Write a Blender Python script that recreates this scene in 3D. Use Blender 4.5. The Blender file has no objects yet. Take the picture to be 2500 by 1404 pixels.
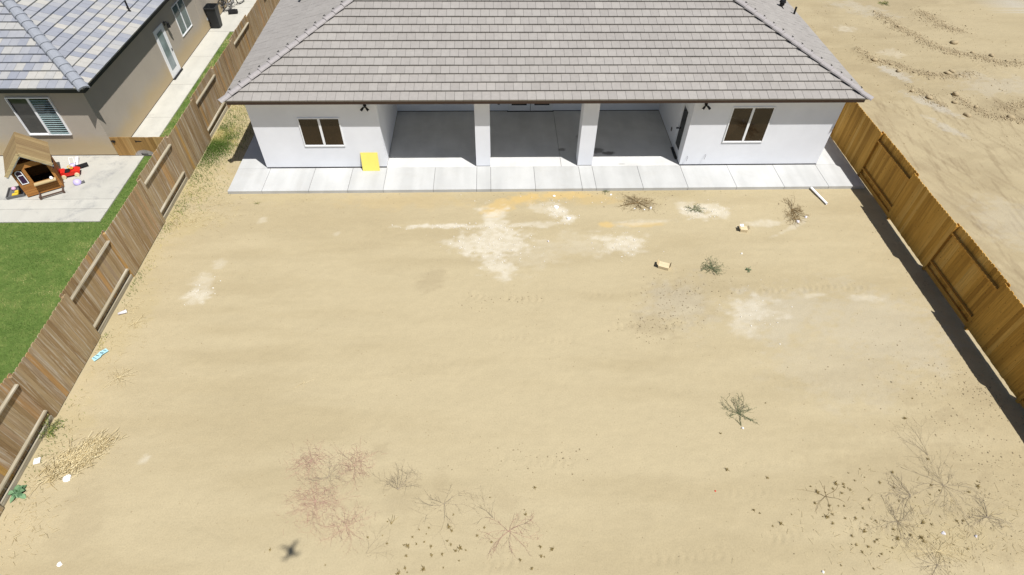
import bpy, math, random
import numpy as np
from mathutils import Vector, Matrix
S=bpy.context.scene; COL=S.collection
random.seed(7); RNG=np.random.default_rng(11)
R=math.radians
# ------------------------------------------------------------------ camera
CAMLOC=(-0.525,-18.144,13.181)
def cam_axes(yaw,pitch,roll):
    a,b,c=R(yaw),R(pitch),R(roll)
    f=Vector((math.sin(a)*math.cos(b),math.cos(a)*math.cos(b),-math.sin(b)))
    r=Vector((math.cos(a),-math.sin(a),0)); u=r.cross(f)
    return r*math.cos(c)+u*math.sin(c), u*math.cos(c)-r*math.sin(c), f
cd=bpy.data.cameras.new('camera'); cam=bpy.data.objects.new('camera',cd); COL.objects.link(cam)
r_,u_,f_=cam_axes(2.558,47.521,1.116)
cam.matrix_world=Matrix(((r_.x,u_.x,-f_.x,CAMLOC[0]),(r_.y,u_.y,-f_.y,CAMLOC[1]),(r_.z,u_.z,-f_.z,CAMLOC[2]),(0,0,0,1)))
cd.sensor_width=36; cd.lens=36*1423.4/2500; cd.clip_start=.02; cd.clip_end=2000
S.camera=cam
# ------------------------------------------------------------------ sky, sun, exposure
SUN=Vector((.336,-.335,1)).normalized()
EL=math.asin(SUN.z); AZ=math.atan2(SUN.x,SUN.y)
w=bpy.data.worlds.new('World'); S.world=w; w.use_nodes=True
nt=w.node_tree; bg=nt.nodes['Background']; bg.inputs[1].default_value=.05
sk=nt.nodes.new('ShaderNodeTexSky'); sk.sky_type='NISHITA'; sk.sun_disc=False
sk.sun_elevation=EL; sk.sun_rotation=AZ; sk.air_density=1.; sk.dust_density=1.2
nt.links.new(sk.outputs[0],bg.inputs[0])
sd=bpy.data.lights.new('sun','SUN'); sd.energy=4.2; sd.angle=R(.5); sd.color=(1,.97,.93)
so=bpy.data.objects.new('sun',sd); COL.objects.link(so); so.location=(20,-20,60)
so.rotation_euler=SUN.to_track_quat('Z','Y').to_euler()
vs=S.view_settings; vs.view_transform='Standard'; vs.look='None'; vs.gamma=1; vs.exposure=.57
# ------------------------------------------------------------------ helpers
def tag(o,label=None,cat=None,group=None,kind=None):
    if label: o['label']=label
    if cat: o['category']=cat
    if group: o['group']=group
    if kind: o['kind']=kind
    return o
def empty(name,loc,label,cat,group=None,rz=0):
    o=bpy.data.objects.new(name,None); COL.objects.link(o); o.location=loc; o.rotation_euler=(0,0,rz)
    o.empty_display_size=.2
    return tag(o,label,cat,group)
def link_mesh(name,me,mat,parent=None):
    o=bpy.data.objects.new(name,me); COL.objects.link(o)
    if mat is not None: me.materials.append(mat)
    if parent is not None: o.parent=parent
    return o
class MB:
    def __init__(s,off=(0,0,0)): s.v=[]; s.f=[]; s.r=[]; s.off=Vector(off); s.cur=0.5
    def face(s,idx): s.f.append(idx); s.r.append(s.cur)
    def add(s,vs,fs,rnd=None):
        b=len(s.v); s.v+=[tuple(Vector(p)-s.off) for p in vs]
        for f in fs: s.f.append([i+b for i in f]); s.r.append(s.cur if rnd is None else rnd)
    def box(s,x0,x1,y0,y1,z0,z1,rnd=None):
        s.add([(x0,y0,z0),(x1,y0,z0),(x1,y1,z0),(x0,y1,z0),(x0,y0,z1),(x1,y0,z1),(x1,y1,z1),(x0,y1,z1)],
              [(0,3,2,1),(4,5,6,7),(0,1,5,4),(1,2,6,5),(2,3,7,6),(3,0,4,7)],rnd)
    def obox(s,c,ax,ay,az,rnd=None):
        c,ax,ay,az=map(Vector,(c,ax,ay,az)); P=[]
        for k in (-1,1):
            for i,j in ((-1,-1),(1,-1),(1,1),(-1,1)): P.append(c+ax*i+ay*j+az*k)
        s.add(P,[(0,3,2,1),(4,5,6,7),(0,1,5,4),(1,2,6,5),(2,3,7,6),(3,0,4,7)],rnd)
    def bar(s,a,b,w,h,up=(0,0,1)):
        a,b=Vector(a),Vector(b); d=(b-a); L=d.length; d.normalize()
        sx=d.cross(Vector(up))
        if sx.length<1e-4: sx=d.cross(Vector((1,0,0)))
        sx.normalize(); uy=sx.cross(d)
        s.obox((a+b)/2,d*(L/2),sx*(w/2),uy*(h/2))
    def prism(s,poly,ext,rnd=None):
        n=len(poly); e=Vector(ext); P=[Vector(p) for p in poly]
        s.add(P+[p+e for p in P],[list(range(n-1,-1,-1)),list(range(n,2*n))]+[(i,(i+1)%n,(i+1)%n+n,i+n) for i in range(n)],rnd)
    def tube(s,pts,rad,n=6,cap=True):
        P=[Vector(p) for p in pts]; rs=rad if isinstance(rad,(list,tuple)) else [rad]*len(P)
        rings=[]
        for i,p in enumerate(P):
            d=(P[min(i+1,len(P)-1)]-P[max(i-1,0)]).normalized()
            a=d.cross(Vector((0,0,1)))
            if a.length<1e-3: a=d.cross(Vector((1,0,0)))
            a.normalize(); b=a.cross(d)
            rings.append([p+(a*math.cos(2*math.pi*k/n)+b*math.sin(2*math.pi*k/n))*rs[i] for k in range(n)])
        V=[q for r in rings for q in r]; F=[]
        for i in range(len(P)-1):
            for k in range(n): F.append((i*n+k,i*n+(k+1)%n,(i+1)*n+(k+1)%n,(i+1)*n+k))
        if cap: F+= [list(range(n-1,-1,-1)),[(len(P)-1)*n+k for k in range(n)]]
        s.add(V,F)
    def cyl(s,c,axis,r,h,n=16,r2=None):
        a=Vector(axis).normalized(); c=Vector(c); s.tube([c-a*h/2,c+a*h/2],[r,r if r2 is None else r2],n)
    def lathe(s,prof,c=(0,0,0),n=16):
        c=Vector(c); V=[];F=[]
        for r,z in prof:
            for k in range(n): V.append(c+Vector((r*math.cos(2*math.pi*k/n),r*math.sin(2*math.pi*k/n),z)))
        for i in range(len(prof)-1):
            for k in range(n): F.append((i*n+k,i*n+(k+1)%n,(i+1)*n+(k+1)%n,(i+1)*n+k))
        F+=[list(range(n-1,-1,-1)),[(len(prof)-1)*n+k for k in range(n)]]
        s.add(V,F)
    def torus(s,c,axis,R_,r,n=24,m=6):
        a=Vector(axis).normalized(); x=a.orthogonal().normalized(); y=a.cross(x); c=Vector(c); V=[];F=[]
        for i in range(n):
            d=x*math.cos(2*math.pi*i/n)+y*math.sin(2*math.pi*i/n)
            for k in range(m): V.append(c+d*(R_+r*math.cos(2*math.pi*k/m))+a*r*math.sin(2*math.pi*k/m))
        for i in range(n):
            for k in range(m): F.append((i*m+k,((i+1)%n)*m+k,((i+1)%n)*m+(k+1)%m,i*m+(k+1)%m))
        s.add(V,F)
    def build(s,name,mat,parent=None,smooth=False):
        me=bpy.data.meshes.new(name); me.from_pydata(s.v,[],s.f); me.update()
        at=me.attributes.new('rnd','FLOAT','FACE'); at.data.foreach_set('value',np.array(s.r,dtype=np.float32))
        if smooth: me.shade_smooth()
        return link_mesh(name,me,mat,parent)
def np_mesh(name,V,F,mat,parent=None,rnd=None,smooth=False):
    """V (n,3), F (m,k) arrays"""
    me=bpy.data.meshes.new(name); V=np.asarray(V,np.float32); F=np.asarray(F,np.int32); k=F.shape[1]
    me.vertices.add(len(V)); me.vertices.foreach_set('co',V.ravel())
    me.loops.add(F.size); me.loops.foreach_set('vertex_index',F.ravel())
    me.polygons.add(len(F)); me.polygons.foreach_set('loop_start',np.arange(0,F.size,k,dtype=np.int32))
    me.update(calc_edges=True)
    if rnd is not None:
        at=me.attributes.new('rnd','FLOAT','FACE'); at.data.foreach_set('value',np.asarray(rnd,np.float32))
    if smooth: me.shade_smooth()
    me.validate()
    return link_mesh(name,me,mat,parent)
# numpy value noise
def vnoise(x,y,seed=0):
    xi=np.floor(x).astype(np.int64); yi=np.floor(y).astype(np.int64); fx=x-xi; fy=y-yi
    fx=fx*fx*(3-2*fx); fy=fy*fy*(3-2*fy)
    def h(a,b):
        n=(a*374761393+b*668265263+seed*974711)&0xffffffff
        n=((n^(n>>13))*1274126177)&0xffffffff
        return ((n^(n>>16))&0xffff)/65535.
    return (h(xi,yi)*(1-fx)+h(xi+1,yi)*fx)*(1-fy)+(h(xi,yi+1)*(1-fx)+h(xi+1,yi+1)*fx)*fy
def fbm(x,y,seed=0,o=4):
    s=0;a=.5;t=0
    for i in range(o):
        s=s+a*vnoise(x,y,seed+i*17); t+=a; x=x*2.03+3.1; y=y*2.03+1.7; a*=.5
    return s/t
def sstep(a,b,x):
    t=np.clip((x-a)/(b-a),0,1); return t*t*(3-2*t)
# ------------------------------------------------------------------ materials
class NT:
    def __init__(s,name):
        s.m=bpy.data.materials.new(name); s.m.use_nodes=True; s.t=s.m.node_tree; s.N=s.t.nodes
        s.b=s.N['Principled BSDF']; s.b.inputs['Roughness'].default_value=.85; s.b.inputs['Specular IOR Level'].default_value=.25
    def n(s,ty,**k):
        o=s.N.new(ty)
        for a,v in k.items(): setattr(o,a,v)
        return o
    def l(s,a,b): s.t.links.new(a,b)
    def attr(s,name,out='Fac'):
        o=s.n('ShaderNodeAttribute'); o.attribute_name=name; return o.outputs[out]
    def coord(s,scale=(1,1,1),rot=(0,0,0),out='Object'):
        c=s.n('ShaderNodeTexCoord'); m=s.n('ShaderNodeMapping'); m.inputs['Scale'].default_value=scale; m.inputs['Rotation'].default_value=rot
        s.l(c.outputs[out],m.inputs['Vector']); return m.outputs[0]
    def noise(s,scale=5,detail=4,rough=.55,vec=None,dist=0):
        o=s.n('ShaderNodeTexNoise'); o.inputs['Scale'].default_value=scale; o.inputs['Detail'].default_value=detail
        o.inputs['Roughness'].default_value=rough; o.inputs['Distortion'].default_value=dist
        s.l(vec if vec is not None else s.coord(),o.inputs['Vector']); return o.outputs['Fac']
    def ramp(s,fac,stops):
        o=s.n('ShaderNodeValToRGB'); e=o.color_ramp.elements
        while len(e)<len(stops): e.new(.5)
        for i,(p,c) in enumerate(stops): e[i].position=p; e[i].color=(c,c,c,1) if not isinstance(c,tuple) else (*c,1)
        s.l(fac,o.inputs[0]); return o.outputs[0]
    def mix(s,fac,a,b,mode='MIX'):
        o=s.n('ShaderNodeMix',data_type='RGBA',blend_type=mode)
        for inp,v in ((o.inputs[0],fac),(o.inputs[6],a),(o.inputs[7],b)):
            if isinstance(v,(int,float)): inp.default_value=v
            elif isinstance(v,tuple): inp.default_value=(*v,1)
            else: s.l(v,inp)
        return o.outputs[2]
    def math(s,op,a,b=0.):
        o=s.n('ShaderNodeMath',operation=op)
        for i,v in enumerate((a,b)):
            if isinstance(v,(int,float)): o.inputs[i].default_value=v
            else: s.l(v,o.inputs[i])
        return o.outputs[0]
    def bump(s,h,strength=.3,dist=.02,after=None):
        o=s.n('ShaderNodeBump'); o.inputs['Strength'].default_value=strength; o.inputs['Distance'].default_value=dist
        s.l(h,o.inputs['Height']); s.l(o.outputs[0],s.b.inputs['Normal']); return o
    def color(s,c):
        if isinstance(c,tuple): s.b.inputs['Base Color'].default_value=(*c,1)
        else: s.l(c,s.b.inputs['Base Color'])
        return s
    def rough(s,v): s.b.inputs['Roughness'].default_value=v; return s
def plain(name,c,rough=.7,var=.12,scale=14,spec=.3,metal=0):
    t=NT(name); n=t.noise(scale,3)
    k=t.ramp(n,[(.25,1-var),(.75,1+var*.6)])
    t.color(t.mix(1.,c,k,'MULTIPLY')); t.rough(rough); t.b.inputs['Specular IOR Level'].default_value=spec; t.b.inputs['Metallic'].default_value=metal
    return t.m
def make_dirt():
    t=NT('dirt'); st=t.n('ShaderNodeAttribute'); st.attribute_name='stain'
    sp=t.n('ShaderNodeSeparateColor'); t.l(st.outputs['Color'],sp.inputs[0]); white,rust,grey=sp.outputs
    s2=t.n('ShaderNodeAttribute'); s2.attribute_name='tone'; sp2=t.n('ShaderNodeSeparateColor'); t.l(s2.outputs['Color'],sp2.inputs[0]); dark,straw,broad=sp2.outputs
    base=t.mix(broad,(.344,.286,.175),(.380,.320,.201))
    f=t.ramp(t.noise(1.3,6,.62,t.coord((.5,1.2,1))),[(.3,.97),(.7,1.025)]); base=t.mix(1.,base,f,'MULTIPLY')
    g=t.ramp(t.noise(26,5,.7),[(.26,.88),(.5,1.0),(.75,1.07)]); base=t.mix(1.,base,g,'MULTIPLY')
    sc=t.ramp(t.noise(11,4,.75,t.coord((1,1.6,1)),1.5),[(.60,1.),(.70,.9)]); base=t.mix(1.,base,sc,'MULTIPLY')
    pm=t.ramp(t.noise(.55,4,.65),[(.42,.15),(.62,1.)]); fl=t.ramp(t.noise(20,6,.82,t.coord((.8,1.4,1))),[(.57,0.),(.66,1.)]); base=t.mix(t.math('MULTIPLY',t.math('MULTIPLY',pm,fl),.16),base,(.19,.15,.085))
    mo=t.ramp(t.noise(4.5,5,.7,t.coord((.6,1.3,1))),[(.3,.965),(.7,1.025)]); base=t.mix(1.,base,mo,'MULTIPLY')
    spk=t.ramp(t.noise(70,2,.5),[(.70,0.),(.78,1.)]); base=t.mix(t.math('MULTIPLY',spk,.35),base,(.62,.54,.4))
    dk=t.ramp(t.noise(52,3,.6),[(.22,1.),(.30,0.)]); base=t.mix(t.math('MULTIPLY',dk,.45),base,(.13,.095,.05))
    base=t.mix(t.math('MULTIPLY',straw,.55),base,(.36,.295,.15))
    base=t.mix(t.math('MULTIPLY',dark,.7),base,(.19,.145,.085))
    gr=t.ramp(t.noise(60,3,.7),[(.35,.6),(.6,1.1)])
    base=t.mix(t.math('MULTIPLY',grey,.6),base,t.mix(1.,(.42,.40,.35),gr,'MULTIPLY'))
    base=t.mix(t.math('MULTIPLY',rust,.8),base,(.47,.335,.135))
    wb=t.ramp(t.noise(38,4,.7),[(.35,.84),(.6,1.05)])
    base=t.mix(t.math('MULTIPLY',white,.6),base,t.mix(1.,(.57,.535,.45),wb,'MULTIPLY'))
    t.color(base); t.rough(.95); t.b.inputs['Specular IOR Level'].default_value=.1
    h=t.math('ADD',t.noise(30,6,.7),t.math('MULTIPLY',t.noise(9,4,.6,t.coord((.8,1.3,1))),.6))
    t.bump(h,.38,.02)
    return t.m
M={}
M['dirt']=make_dirt()
def make_clod():
    t=NT('clod'); n=t.noise(9,5,.65); t.color(t.mix(n,(.30,.235,.135),(.40,.325,.205))); t.rough(.95); t.bump(t.noise(30,5,.7),.6,.02); return t.m
M['clod']=make_clod()
def stucco(name,c,stain=None,hi=1.03):
    t=NT(name); n=t.noise(.9,4,.6); k=t.ramp(n,[(.3,.95),(.7,hi)]); col=t.mix(1.,c,k,'MULTIPLY')
    if stain:
        g=t.n('ShaderNodeTexCoord'); sx=t.n('ShaderNodeSeparateXYZ'); t.l(g.outputs['Object'],sx.inputs[0])
        z=t.math('ADD',sx.outputs[2],t.math('MULTIPLY',t.noise(.8,4,.6),-.9)); m=t.ramp(z,[(0,1.),(.55,0.)])
        col=t.mix(t.math('MULTIPLY',m,.75),col,stain)
    t.color(col); t.rough(.9); t.bump(t.noise(120,3,.6),.25,.006); return t.m
M['white_stucco']=stucco('white_stucco',(.73,.745,.778))
M['tan_stucco']=stucco('tan_stucco',(.39,.345,.285),(.43,.33,.18))
def concrete(name,c,var=.1,streak=.06,blotch=None,bc=(.5,.5,.5)):
    t=NT(name); n=t.noise(1.1,5,.6); k=t.ramp(n,[(.3,1-var),(.72,1+var*.6)])
    f=t.ramp(t.noise(40,4,.6),[(.3,.95),(.7,1.04)]); col=t.mix(1.,t.mix(1.,c,k,'MULTIPLY'),f,'MULTIPLY')
    s=t.ramp(t.noise(2.2,2,.5,t.coord((1,.12,1))),[(.35,1-streak),(.65,1+streak)]); col=t.mix(1.,col,s,'MULTIPLY')
    rn=t.ramp(t.attr('rnd'),[(0,.95),(1,1.05)]); col=t.mix(1.,col,rn,'MULTIPLY')
    if blotch:
        d=t.ramp(t.noise(1.2,5,.72,None,.8),[(.53,0.),(.66,1.)]); d2=t.ramp(t.noise(22,4,.7),[(.4,.2),(.6,1.)])
        col=t.mix(t.math('MULTIPLY',t.math('MULTIPLY',d,d2),blotch),col,bc)
    t.color(col); t.rough(.85); t.bump(t.noise(90,3,.6),.15,.004); return t,col
def wet_patio():
    t,col=concrete('patio_concrete',(.57,.57,.555),.12,.03)
    for (x,y,rx,ry,s) in ((3.52,.98,.36,.22,.65),(3.95,.80,.28,.16,.75),(3.30,1.25,.25,.25,.35),(2.17,1.06,.18,.13,.6),(2.95,1.9,.16,.3,.35),(4.35,.1,.2,.05,.3)):
        c=t.n('ShaderNodeTexCoord'); m=t.n('ShaderNodeMapping'); m.vector_type='POINT'
        m.inputs['Location'].default_value=(-x/rx,-y/ry,0); m.inputs['Scale'].default_value=(1/rx,1/ry,0); t.l(c.outputs['Object'],m.inputs[0])
        v=t.n('ShaderNodeVectorMath',operation='LENGTH'); t.l(m.outputs[0],v.inputs[0])
        d=t.math('ADD',v.outputs['Value'],t.math('MULTIPLY',t.math('SUBTRACT',t.noise(5,4,.6),.5),1.3))
        k=t.ramp(d,[(.55,1.),(1.0,0.)]); col=t.mix(t.math('MULTIPLY',k,s),col,(.06,.058,.05))
    t.color(col); return t.m
M['walk']=concrete('walk_concrete',(.455,.46,.45),.06,.06,.16,(.34,.31,.25))[0].m
M['patio']=wet_patio()
M['old_concrete']=concrete('old_concrete',(.43,.42,.375),.08,.03,.8,(.24,.24,.235))[0].m
M['path_concrete']=concrete('path_concrete',(.46,.45,.40),.06,.03,.35,(.26,.26,.25))[0].m
def tile_mat(name,stops,edge):
    t=NT(name); c=t.ramp(t.attr('rnd'),stops); n=t.ramp(t.noise(7,4,.6),[(.3,.93),(.7,1.05)])
    c=t.mix(1.,c,n,'MULTIPLY'); t.color(c); t.rough(.75); t.bump(t.noise(60,3,.6),.2,.005); return t.m
M['tile']=tile_mat('roof_tile',[(0,(.252,.236,.218)),(.4,(.276,.259,.240)),(.75,(.294,.277,.256)),(1,(.322,.304,.278))],0)
M['tile_nb']=tile_mat('blended_tile',[(0,(.222,.235,.270)),(.4,(.252,.262,.290)),(.66,(.288,.294,.308)),(.82,(.335,.332,.318)),(1,(.375,.362,.330))],0)
M['cap']=plain('cap_tile',(.30,.28,.275),.75,.12)
M['cap_nb']=plain('cap_tile_blue',(.25,.266,.295),.75,.12)
M['underlay']=plain('underlay',(.06,.055,.055),.9)
M['fascia']=plain('brown_fascia',(.115,.075,.06),.6,.1)
M['gutter']=plain('dark_gutter',(.02,.024,.026),.5,.1)
M['soffit']=plain('soffit',(.74,.73,.70),.9,.05)
M['white']=plain('white_vinyl',(.78,.79,.8),.45,.03)
M['white_door']=plain('white_door',(.7,.71,.73),.45,.03)
M['black']=plain('black_metal',(.012,.012,.013),.45,.1)
M['lens']=plain('lamp_lens',(.75,.75,.75),.2,.02)
M['greybox']=plain('grey_box',(.12,.12,.12),.6)
M['flash']=plain('base_flashing',(.09,.1,.12),.6)
M['rubber']=plain('rubber',(.015,.015,.016),.8)
def glass_mat(name,c,scale=1.4):
    t=NT(name); n=t.noise(scale,4,.6); t.color(t.mix(t.ramp(n,[(.35,0.),(.65,1.)]),c,tuple(x*.6 for x in c))); t.rough(.05); t.b.inputs['Specular IOR Level'].default_value=.5; return t.m
M['brown_glass']=glass_mat('brown_glass',(.03,.018,.009))
M['dark_glass']=glass_mat('dark_glass',(.022,.024,.024))
M['screen']=glass_mat('window_screen',(.055,.055,.05)); 
M['blue_glass']=glass_mat('pale_door_glass',(.28,.34,.36))
M['teal_glass']=glass_mat('teal_glass',(.10,.15,.145))
def clear_glass():
    t=NT('clear_glass'); o=t.N['Material Output']; tr=t.n('ShaderNodeBsdfTransparent'); tr.inputs[0].default_value=(.8,.86,.86,1)
    g=t.n('ShaderNodeBsdfGlossy'); g.inputs['Roughness'].default_value=.03; fr=t.n('ShaderNodeLayerWeight'); fr.inputs[0].default_value=.5; fv=t.math('ADD',t.math('MULTIPLY',t.math('POWER',fr.outputs['Facing'],4.),.8),.03)
    mx=t.n('ShaderNodeMixShader'); t.l(fv,mx.inputs[0]); t.l(tr.outputs[0],mx.inputs[1]); t.l(g.outputs[0],mx.inputs[2]); t.l(mx.outputs[0],o.inputs[0]); return t.m
M['clear']=clear_glass()
def board_mat(name,stops,weather,knots=.0,grain_axis='Z',spec=.2):
    t=NT(name); rn=t.attr('rnd'); c=t.ramp(rn,stops)
    cv=t.n('ShaderNodeTexCoord'); mp=t.n('ShaderNodeMapping'); sc={'Z':(26,26,1.1),'XZ':(1.2,26,1.2),'X':(1.1,26,26),'Y':(26,1.1,26)}[grain_axis]
    mp.inputs['Scale'].default_value=sc; t.l(cv.outputs['Object'],mp.inputs[0])
    off=t.n('ShaderNodeVectorMath',operation='ADD'); t.l(mp.outputs[0],off.inputs[0])
    cm=t.n('ShaderNodeCombineXYZ'); q=t.math('MULTIPLY',rn,57.); 
    for i in range(3): t.l(q,cm.inputs[i])
    t.l(cm.outputs[0],off.inputs[1]); V=off.outputs[0]
    g=t.noise(1.,5,.65,V,.3); c=t.mix(1.,c,t.ramp(g,[(.3,.72),(.55,1.),(.75,1.15)]),'MULTIPLY')
    if weather:
        wv=t.noise(.55,5,.7,V,.6); c=t.mix(t.math('MULTIPLY',t.ramp(wv,[(.52,0.),(.64,1.)]),.75),c,weather)
    if knots:
        vo=t.n('ShaderNodeTexVoronoi'); vo.inputs['Scale'].default_value=5.5; t.l(t.coord((1,1.6,1)),vo.inputs['Vector'])
        k=t.ramp(vo.outputs['Distance'],[(.06,1.),(.15,0.)]); c=t.mix(t.math('MULTIPLY',k,knots),c,(.05,.022,.006))
    t.color(c); t.rough(.85); t.b.inputs['Specular IOR Level'].default_value=spec; t.bump(g,.3,.006); return t.m
M['old_board']=board_mat('weathered_board',[(0,(.225,.148,.072)),(.3,(.28,.195,.10)),(.6,(.335,.25,.14)),(.8,(.295,.22,.14)),(.93,(.36,.215,.09)),(1,(.40,.245,.075))],(.46,.41,.33))
M['old_rail']=board_mat('weathered_rail',[(0,(.27,.235,.165)),(1,(.35,.31,.225))],(.46,.43,.36),0,'Y')
M['new_board']=board_mat('cedar_board',[(0,(.38,.20,.038)),(.4,(.49,.268,.052)),(.75,(.57,.32,.068)),(1,(.62,.385,.11))],None,.7)
M['new_rail']=board_mat('cedar_rail',[(0,(.46,.235,.045)),(1,(.54,.29,.06))],None,.2,'Y')
M['play_roof']=board_mat('playhouse_roof_board',[(0,(.22,.15,.075)),(.5,(.27,.19,.092)),(1,(.305,.22,.11))],None,0,'XZ')
M['play_wall']=board_mat('playhouse_board',[(0,(.32,.14,.038)),(1,(.43,.20,.055))],None,0,'X')
M['play_trim']=board_mat('playhouse_trim',[(0,(.42,.33,.17)),(1,(.48,.37,.2))],None,0,'X')
M['brownwood']=plain('dark_brown_wood',(.09,.055,.04),.7)
def gate_mat():
    t=NT('gate_board'); rn=t.attr('rnd'); c=t.ramp(rn,[(0,(.28,.16,.05)),(.5,(.38,.22,.075)),(1,(.46,.30,.12))])
    g=t.noise(1.,5,.65,t.coord((26,26,1.1))); c=t.mix(1.,c,t.ramp(g,[(.3,.7),(.7,1.15)]),'MULTIPLY')
    cc=t.n('ShaderNodeTexCoord'); mp=t.n('ShaderNodeMapping'); mp.inputs['Location'].default_value=(-1.04*1.45,0,0); mp.inputs['Scale'].default_value=(1.45,0,1.9); t.l(cc.outputs['Object'],mp.inputs[0])
    v=t.n('ShaderNodeVectorMath',operation='LENGTH'); t.l(mp.outputs[0],v.inputs[0])
    k=t.ramp(t.math('ADD',v.outputs['Value'],t.math('MULTIPLY',t.noise(6,3),.08)),[(.60,1.),(.68,0.)])
    c=t.mix(t.math('MULTIPLY',k,.8),c,t.mix(1.,(.36,.36,.37),t.ramp(g,[(.3,.7),(.7,1.15)]),'MULTIPLY'))
    t.color(c); return t.m
M['gate']=gate_mat()
def leafy(name,stops,rough=.7):
    t=NT(name); c=t.ramp(t.attr('rnd'),stops); t.color(c); t.rough(rough); t.b.inputs['Specular IOR Level'].default_value=.2; return t.m
M['grass']=leafy('lawn_blades',[(0,(.058,.115,.018)),(.4,(.092,.165,.03)),(.7,(.135,.20,.045)),(.9,(.26,.285,.09)),(1,(.42,.38,.17))])
M['weed_green']=leafy('weed_blades',[(0,(.07,.12,.02)),(.45,(.14,.19,.04)),(.7,(.30,.29,.09)),(1,(.50,.42,.18))])
M['straw']=leafy('dry_straw',[(0,(.40,.31,.15)),(.5,(.56,.46,.26)),(1,(.74,.65,.42))])
M['twig_grey']=leafy('grey_twig',[(0,(.24,.20,.15)),(1,(.36,.305,.22))])
M['twig_red']=leafy('reddish_twig',[(0,(.38,.21,.18)),(.6,(.43,.28,.22)),(1,(.47,.36,.26))])
M['twig_brown']=leafy('brown_twig',[(0,(.12,.08,.035)),(1,(.26,.18,.08))])
M['tuft']=leafy('brown_tuft',[(0,(.16,.115,.045)),(.6,(.26,.195,.075)),(1,(.38,.30,.13))])
M['sage']=leafy('sage_leaf',[(0,(.10,.125,.065)),(.6,(.17,.19,.105)),(1,(.28,.275,.15))])
M['broadleaf']=leafy('broad_leaf',[(0,(.05,.115,.055)),(1,(.16,.27,.14))],.5)
def lawn_mat():
    t=NT('lawn_soil'); n=t.noise(3.2,6,.65); c=t.ramp(n,[(.28,(.08,.13,.026)),(.5,(.105,.165,.035)),(.68,(.15,.195,.05)),(.8,(.27,.26,.10))])
    f=t.ramp(t.noise(45,4,.7),[(.3,.7),(.7,1.2)]); t.color(t.mix(1.,c,f,'MULTIPLY')); t.rough(.95); t.bump(t.noise(70,4,.7),.8,.03); return t.m
M['lawn']=lawn_mat()
M['card']=plain('cardboard',(.56,.46,.29),.85,.06,9)
M['card_in']=plain('cardboard_inner',(.42,.33,.19),.9,.06,9)
M['plaster']=plain('plaster',(.62,.59,.52),.9,.1)
M['soil']=plain('soil_crumb',(.24,.19,.115),.95,.2)
M['paper']=plain('white_paper',(.8,.8,.8),.7,.05)
M['film']=plain('clouded_plastic',(.62,.60,.64),.4,.2,20)
M['bluebag']=plain('pale_blue_plastic',(.33,.56,.63),.4,.08,12)
M['ink']=plain('dark_print',(.03,.06,.08),.6,.02)
M['yellow']=plain('yellow_board',(.72,.60,.135),.6,.05,5)
M['pvc']=plain('white_pvc',(.82,.82,.84),.35,.02)
M['red']=plain('red_plastic',(.56,.022,.014),.35,.08,8)
M['lilac']=plain('lilac_plastic',(.50,.44,.74),.35,.1,10)
M['pink']=plain('pink_plastic',(.62,.36,.5),.4,.1)
M['cream']=plain('cream_plastic',(.66,.60,.38),.4,.05)
M['yellowtoy']=plain('yellow_plastic',(.62,.44,.04),.4,.05)
M['bin']=plain('bin_plastic',(.02,.022,.024),.45,.12)
M['binlid']=plain('bin_lid',(.42,.44,.46),.4,.05)
M['steel']=plain('steel',(.35,.35,.36),.35,.05,14,.5,.6)
M['drone']=plain('drone_shell',(.7,.7,.7),.4,.03)
M['dark_frame']=plain('dark_purple_frame',(.035,.012,.04),.5)
M['interior']=plain('dark_interior',(.05,.035,.025),.9)
# ------------------------------------------------------------------ ground
STAIN_W=[ # x,y,rx,ry,rot,strength : white powder
 (*(-0.40,-4.03),1.15,.95,0,1.0),(*(-1.27,-4.11),.9,.40,0,.8),(*(-0.41,-5.16),.55,.55,0,.85),(*(-0.52,-3.11),.5,.8,0,1.0),(*(-2.12,-3.25),1.6,.13,0,1.0),(*(0.66,-3.19),1.3,.16,0,.75),
 (*(1.70,-2.49),.28,.48,.5,1.15),(*(2.02,-2.89),.25,.22,0,1.15),(*(1.28,-2.27),.5,.35,0,.55),(*(3.65,-4.25),.75,.55,0,.9),(*(3.22,-3.92),.6,.12,0,.8),
 (*(6.48,-2.72),.5,.30,-.3,1.1),(*(7.26,-2.51),.6,.32,-.3,.95),(*(6.35,-2.34),.5,.25,0,.6),(*(7.16,-7.05),.85,.65,-.4,.62),(*(6.74,-7.79),.4,.3,0,.5),(*(9.20,-6.59),.45,.1,0,.5),(*(10.74,-6.71),.6,.14,0,.5),
 (*(-9.40,-6.22),.42,.36,.3,.85),(*(-9.42,-5.71),.35,.4,.3,.5),(*(-9.16,-4.92),.22,.25,0,.5),(*(-8.34,-2.84),.16,.2,0,.45),(*(-5.76,-3.48),.12,.14,0,.45),(*(8.77,-3.25),.9,.16,.1,.6),(*(9.62,-3.47),.8,.1,.5,.45),(*(-9.00,-11.50),.12,.1,0,.6),
 (*(0.72,-4.63),1.2,.9,0,.28),(*(2.36,-4.27),1.0,.6,0,.3),(*(4.59,-3.18),1.0,.14,.1,.5),(*(19.31,9.26),.8,.5,0,.35),(*(18.05,12.03),.6,.4,0,.5)]
STAIN_R=[(*(-0.45,-2.46),.45,.28,.1,1.0),(*(0.58,-1.80),.8,.30,.2,1.0),(*(1.91,-1.64),1.2,.26,.05,.85),(*(-0.23,-2.13),.6,.35,.2,.8),(*(3.06,-1.88),1.0,.35,0,.45),(*(3.39,-3.21),.28,.16,0,.9),(*(4.44,-3.22),1.0,.1,0,.6),(*(-3.63,-1.86),2.5,.5,0,.2)]
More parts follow.
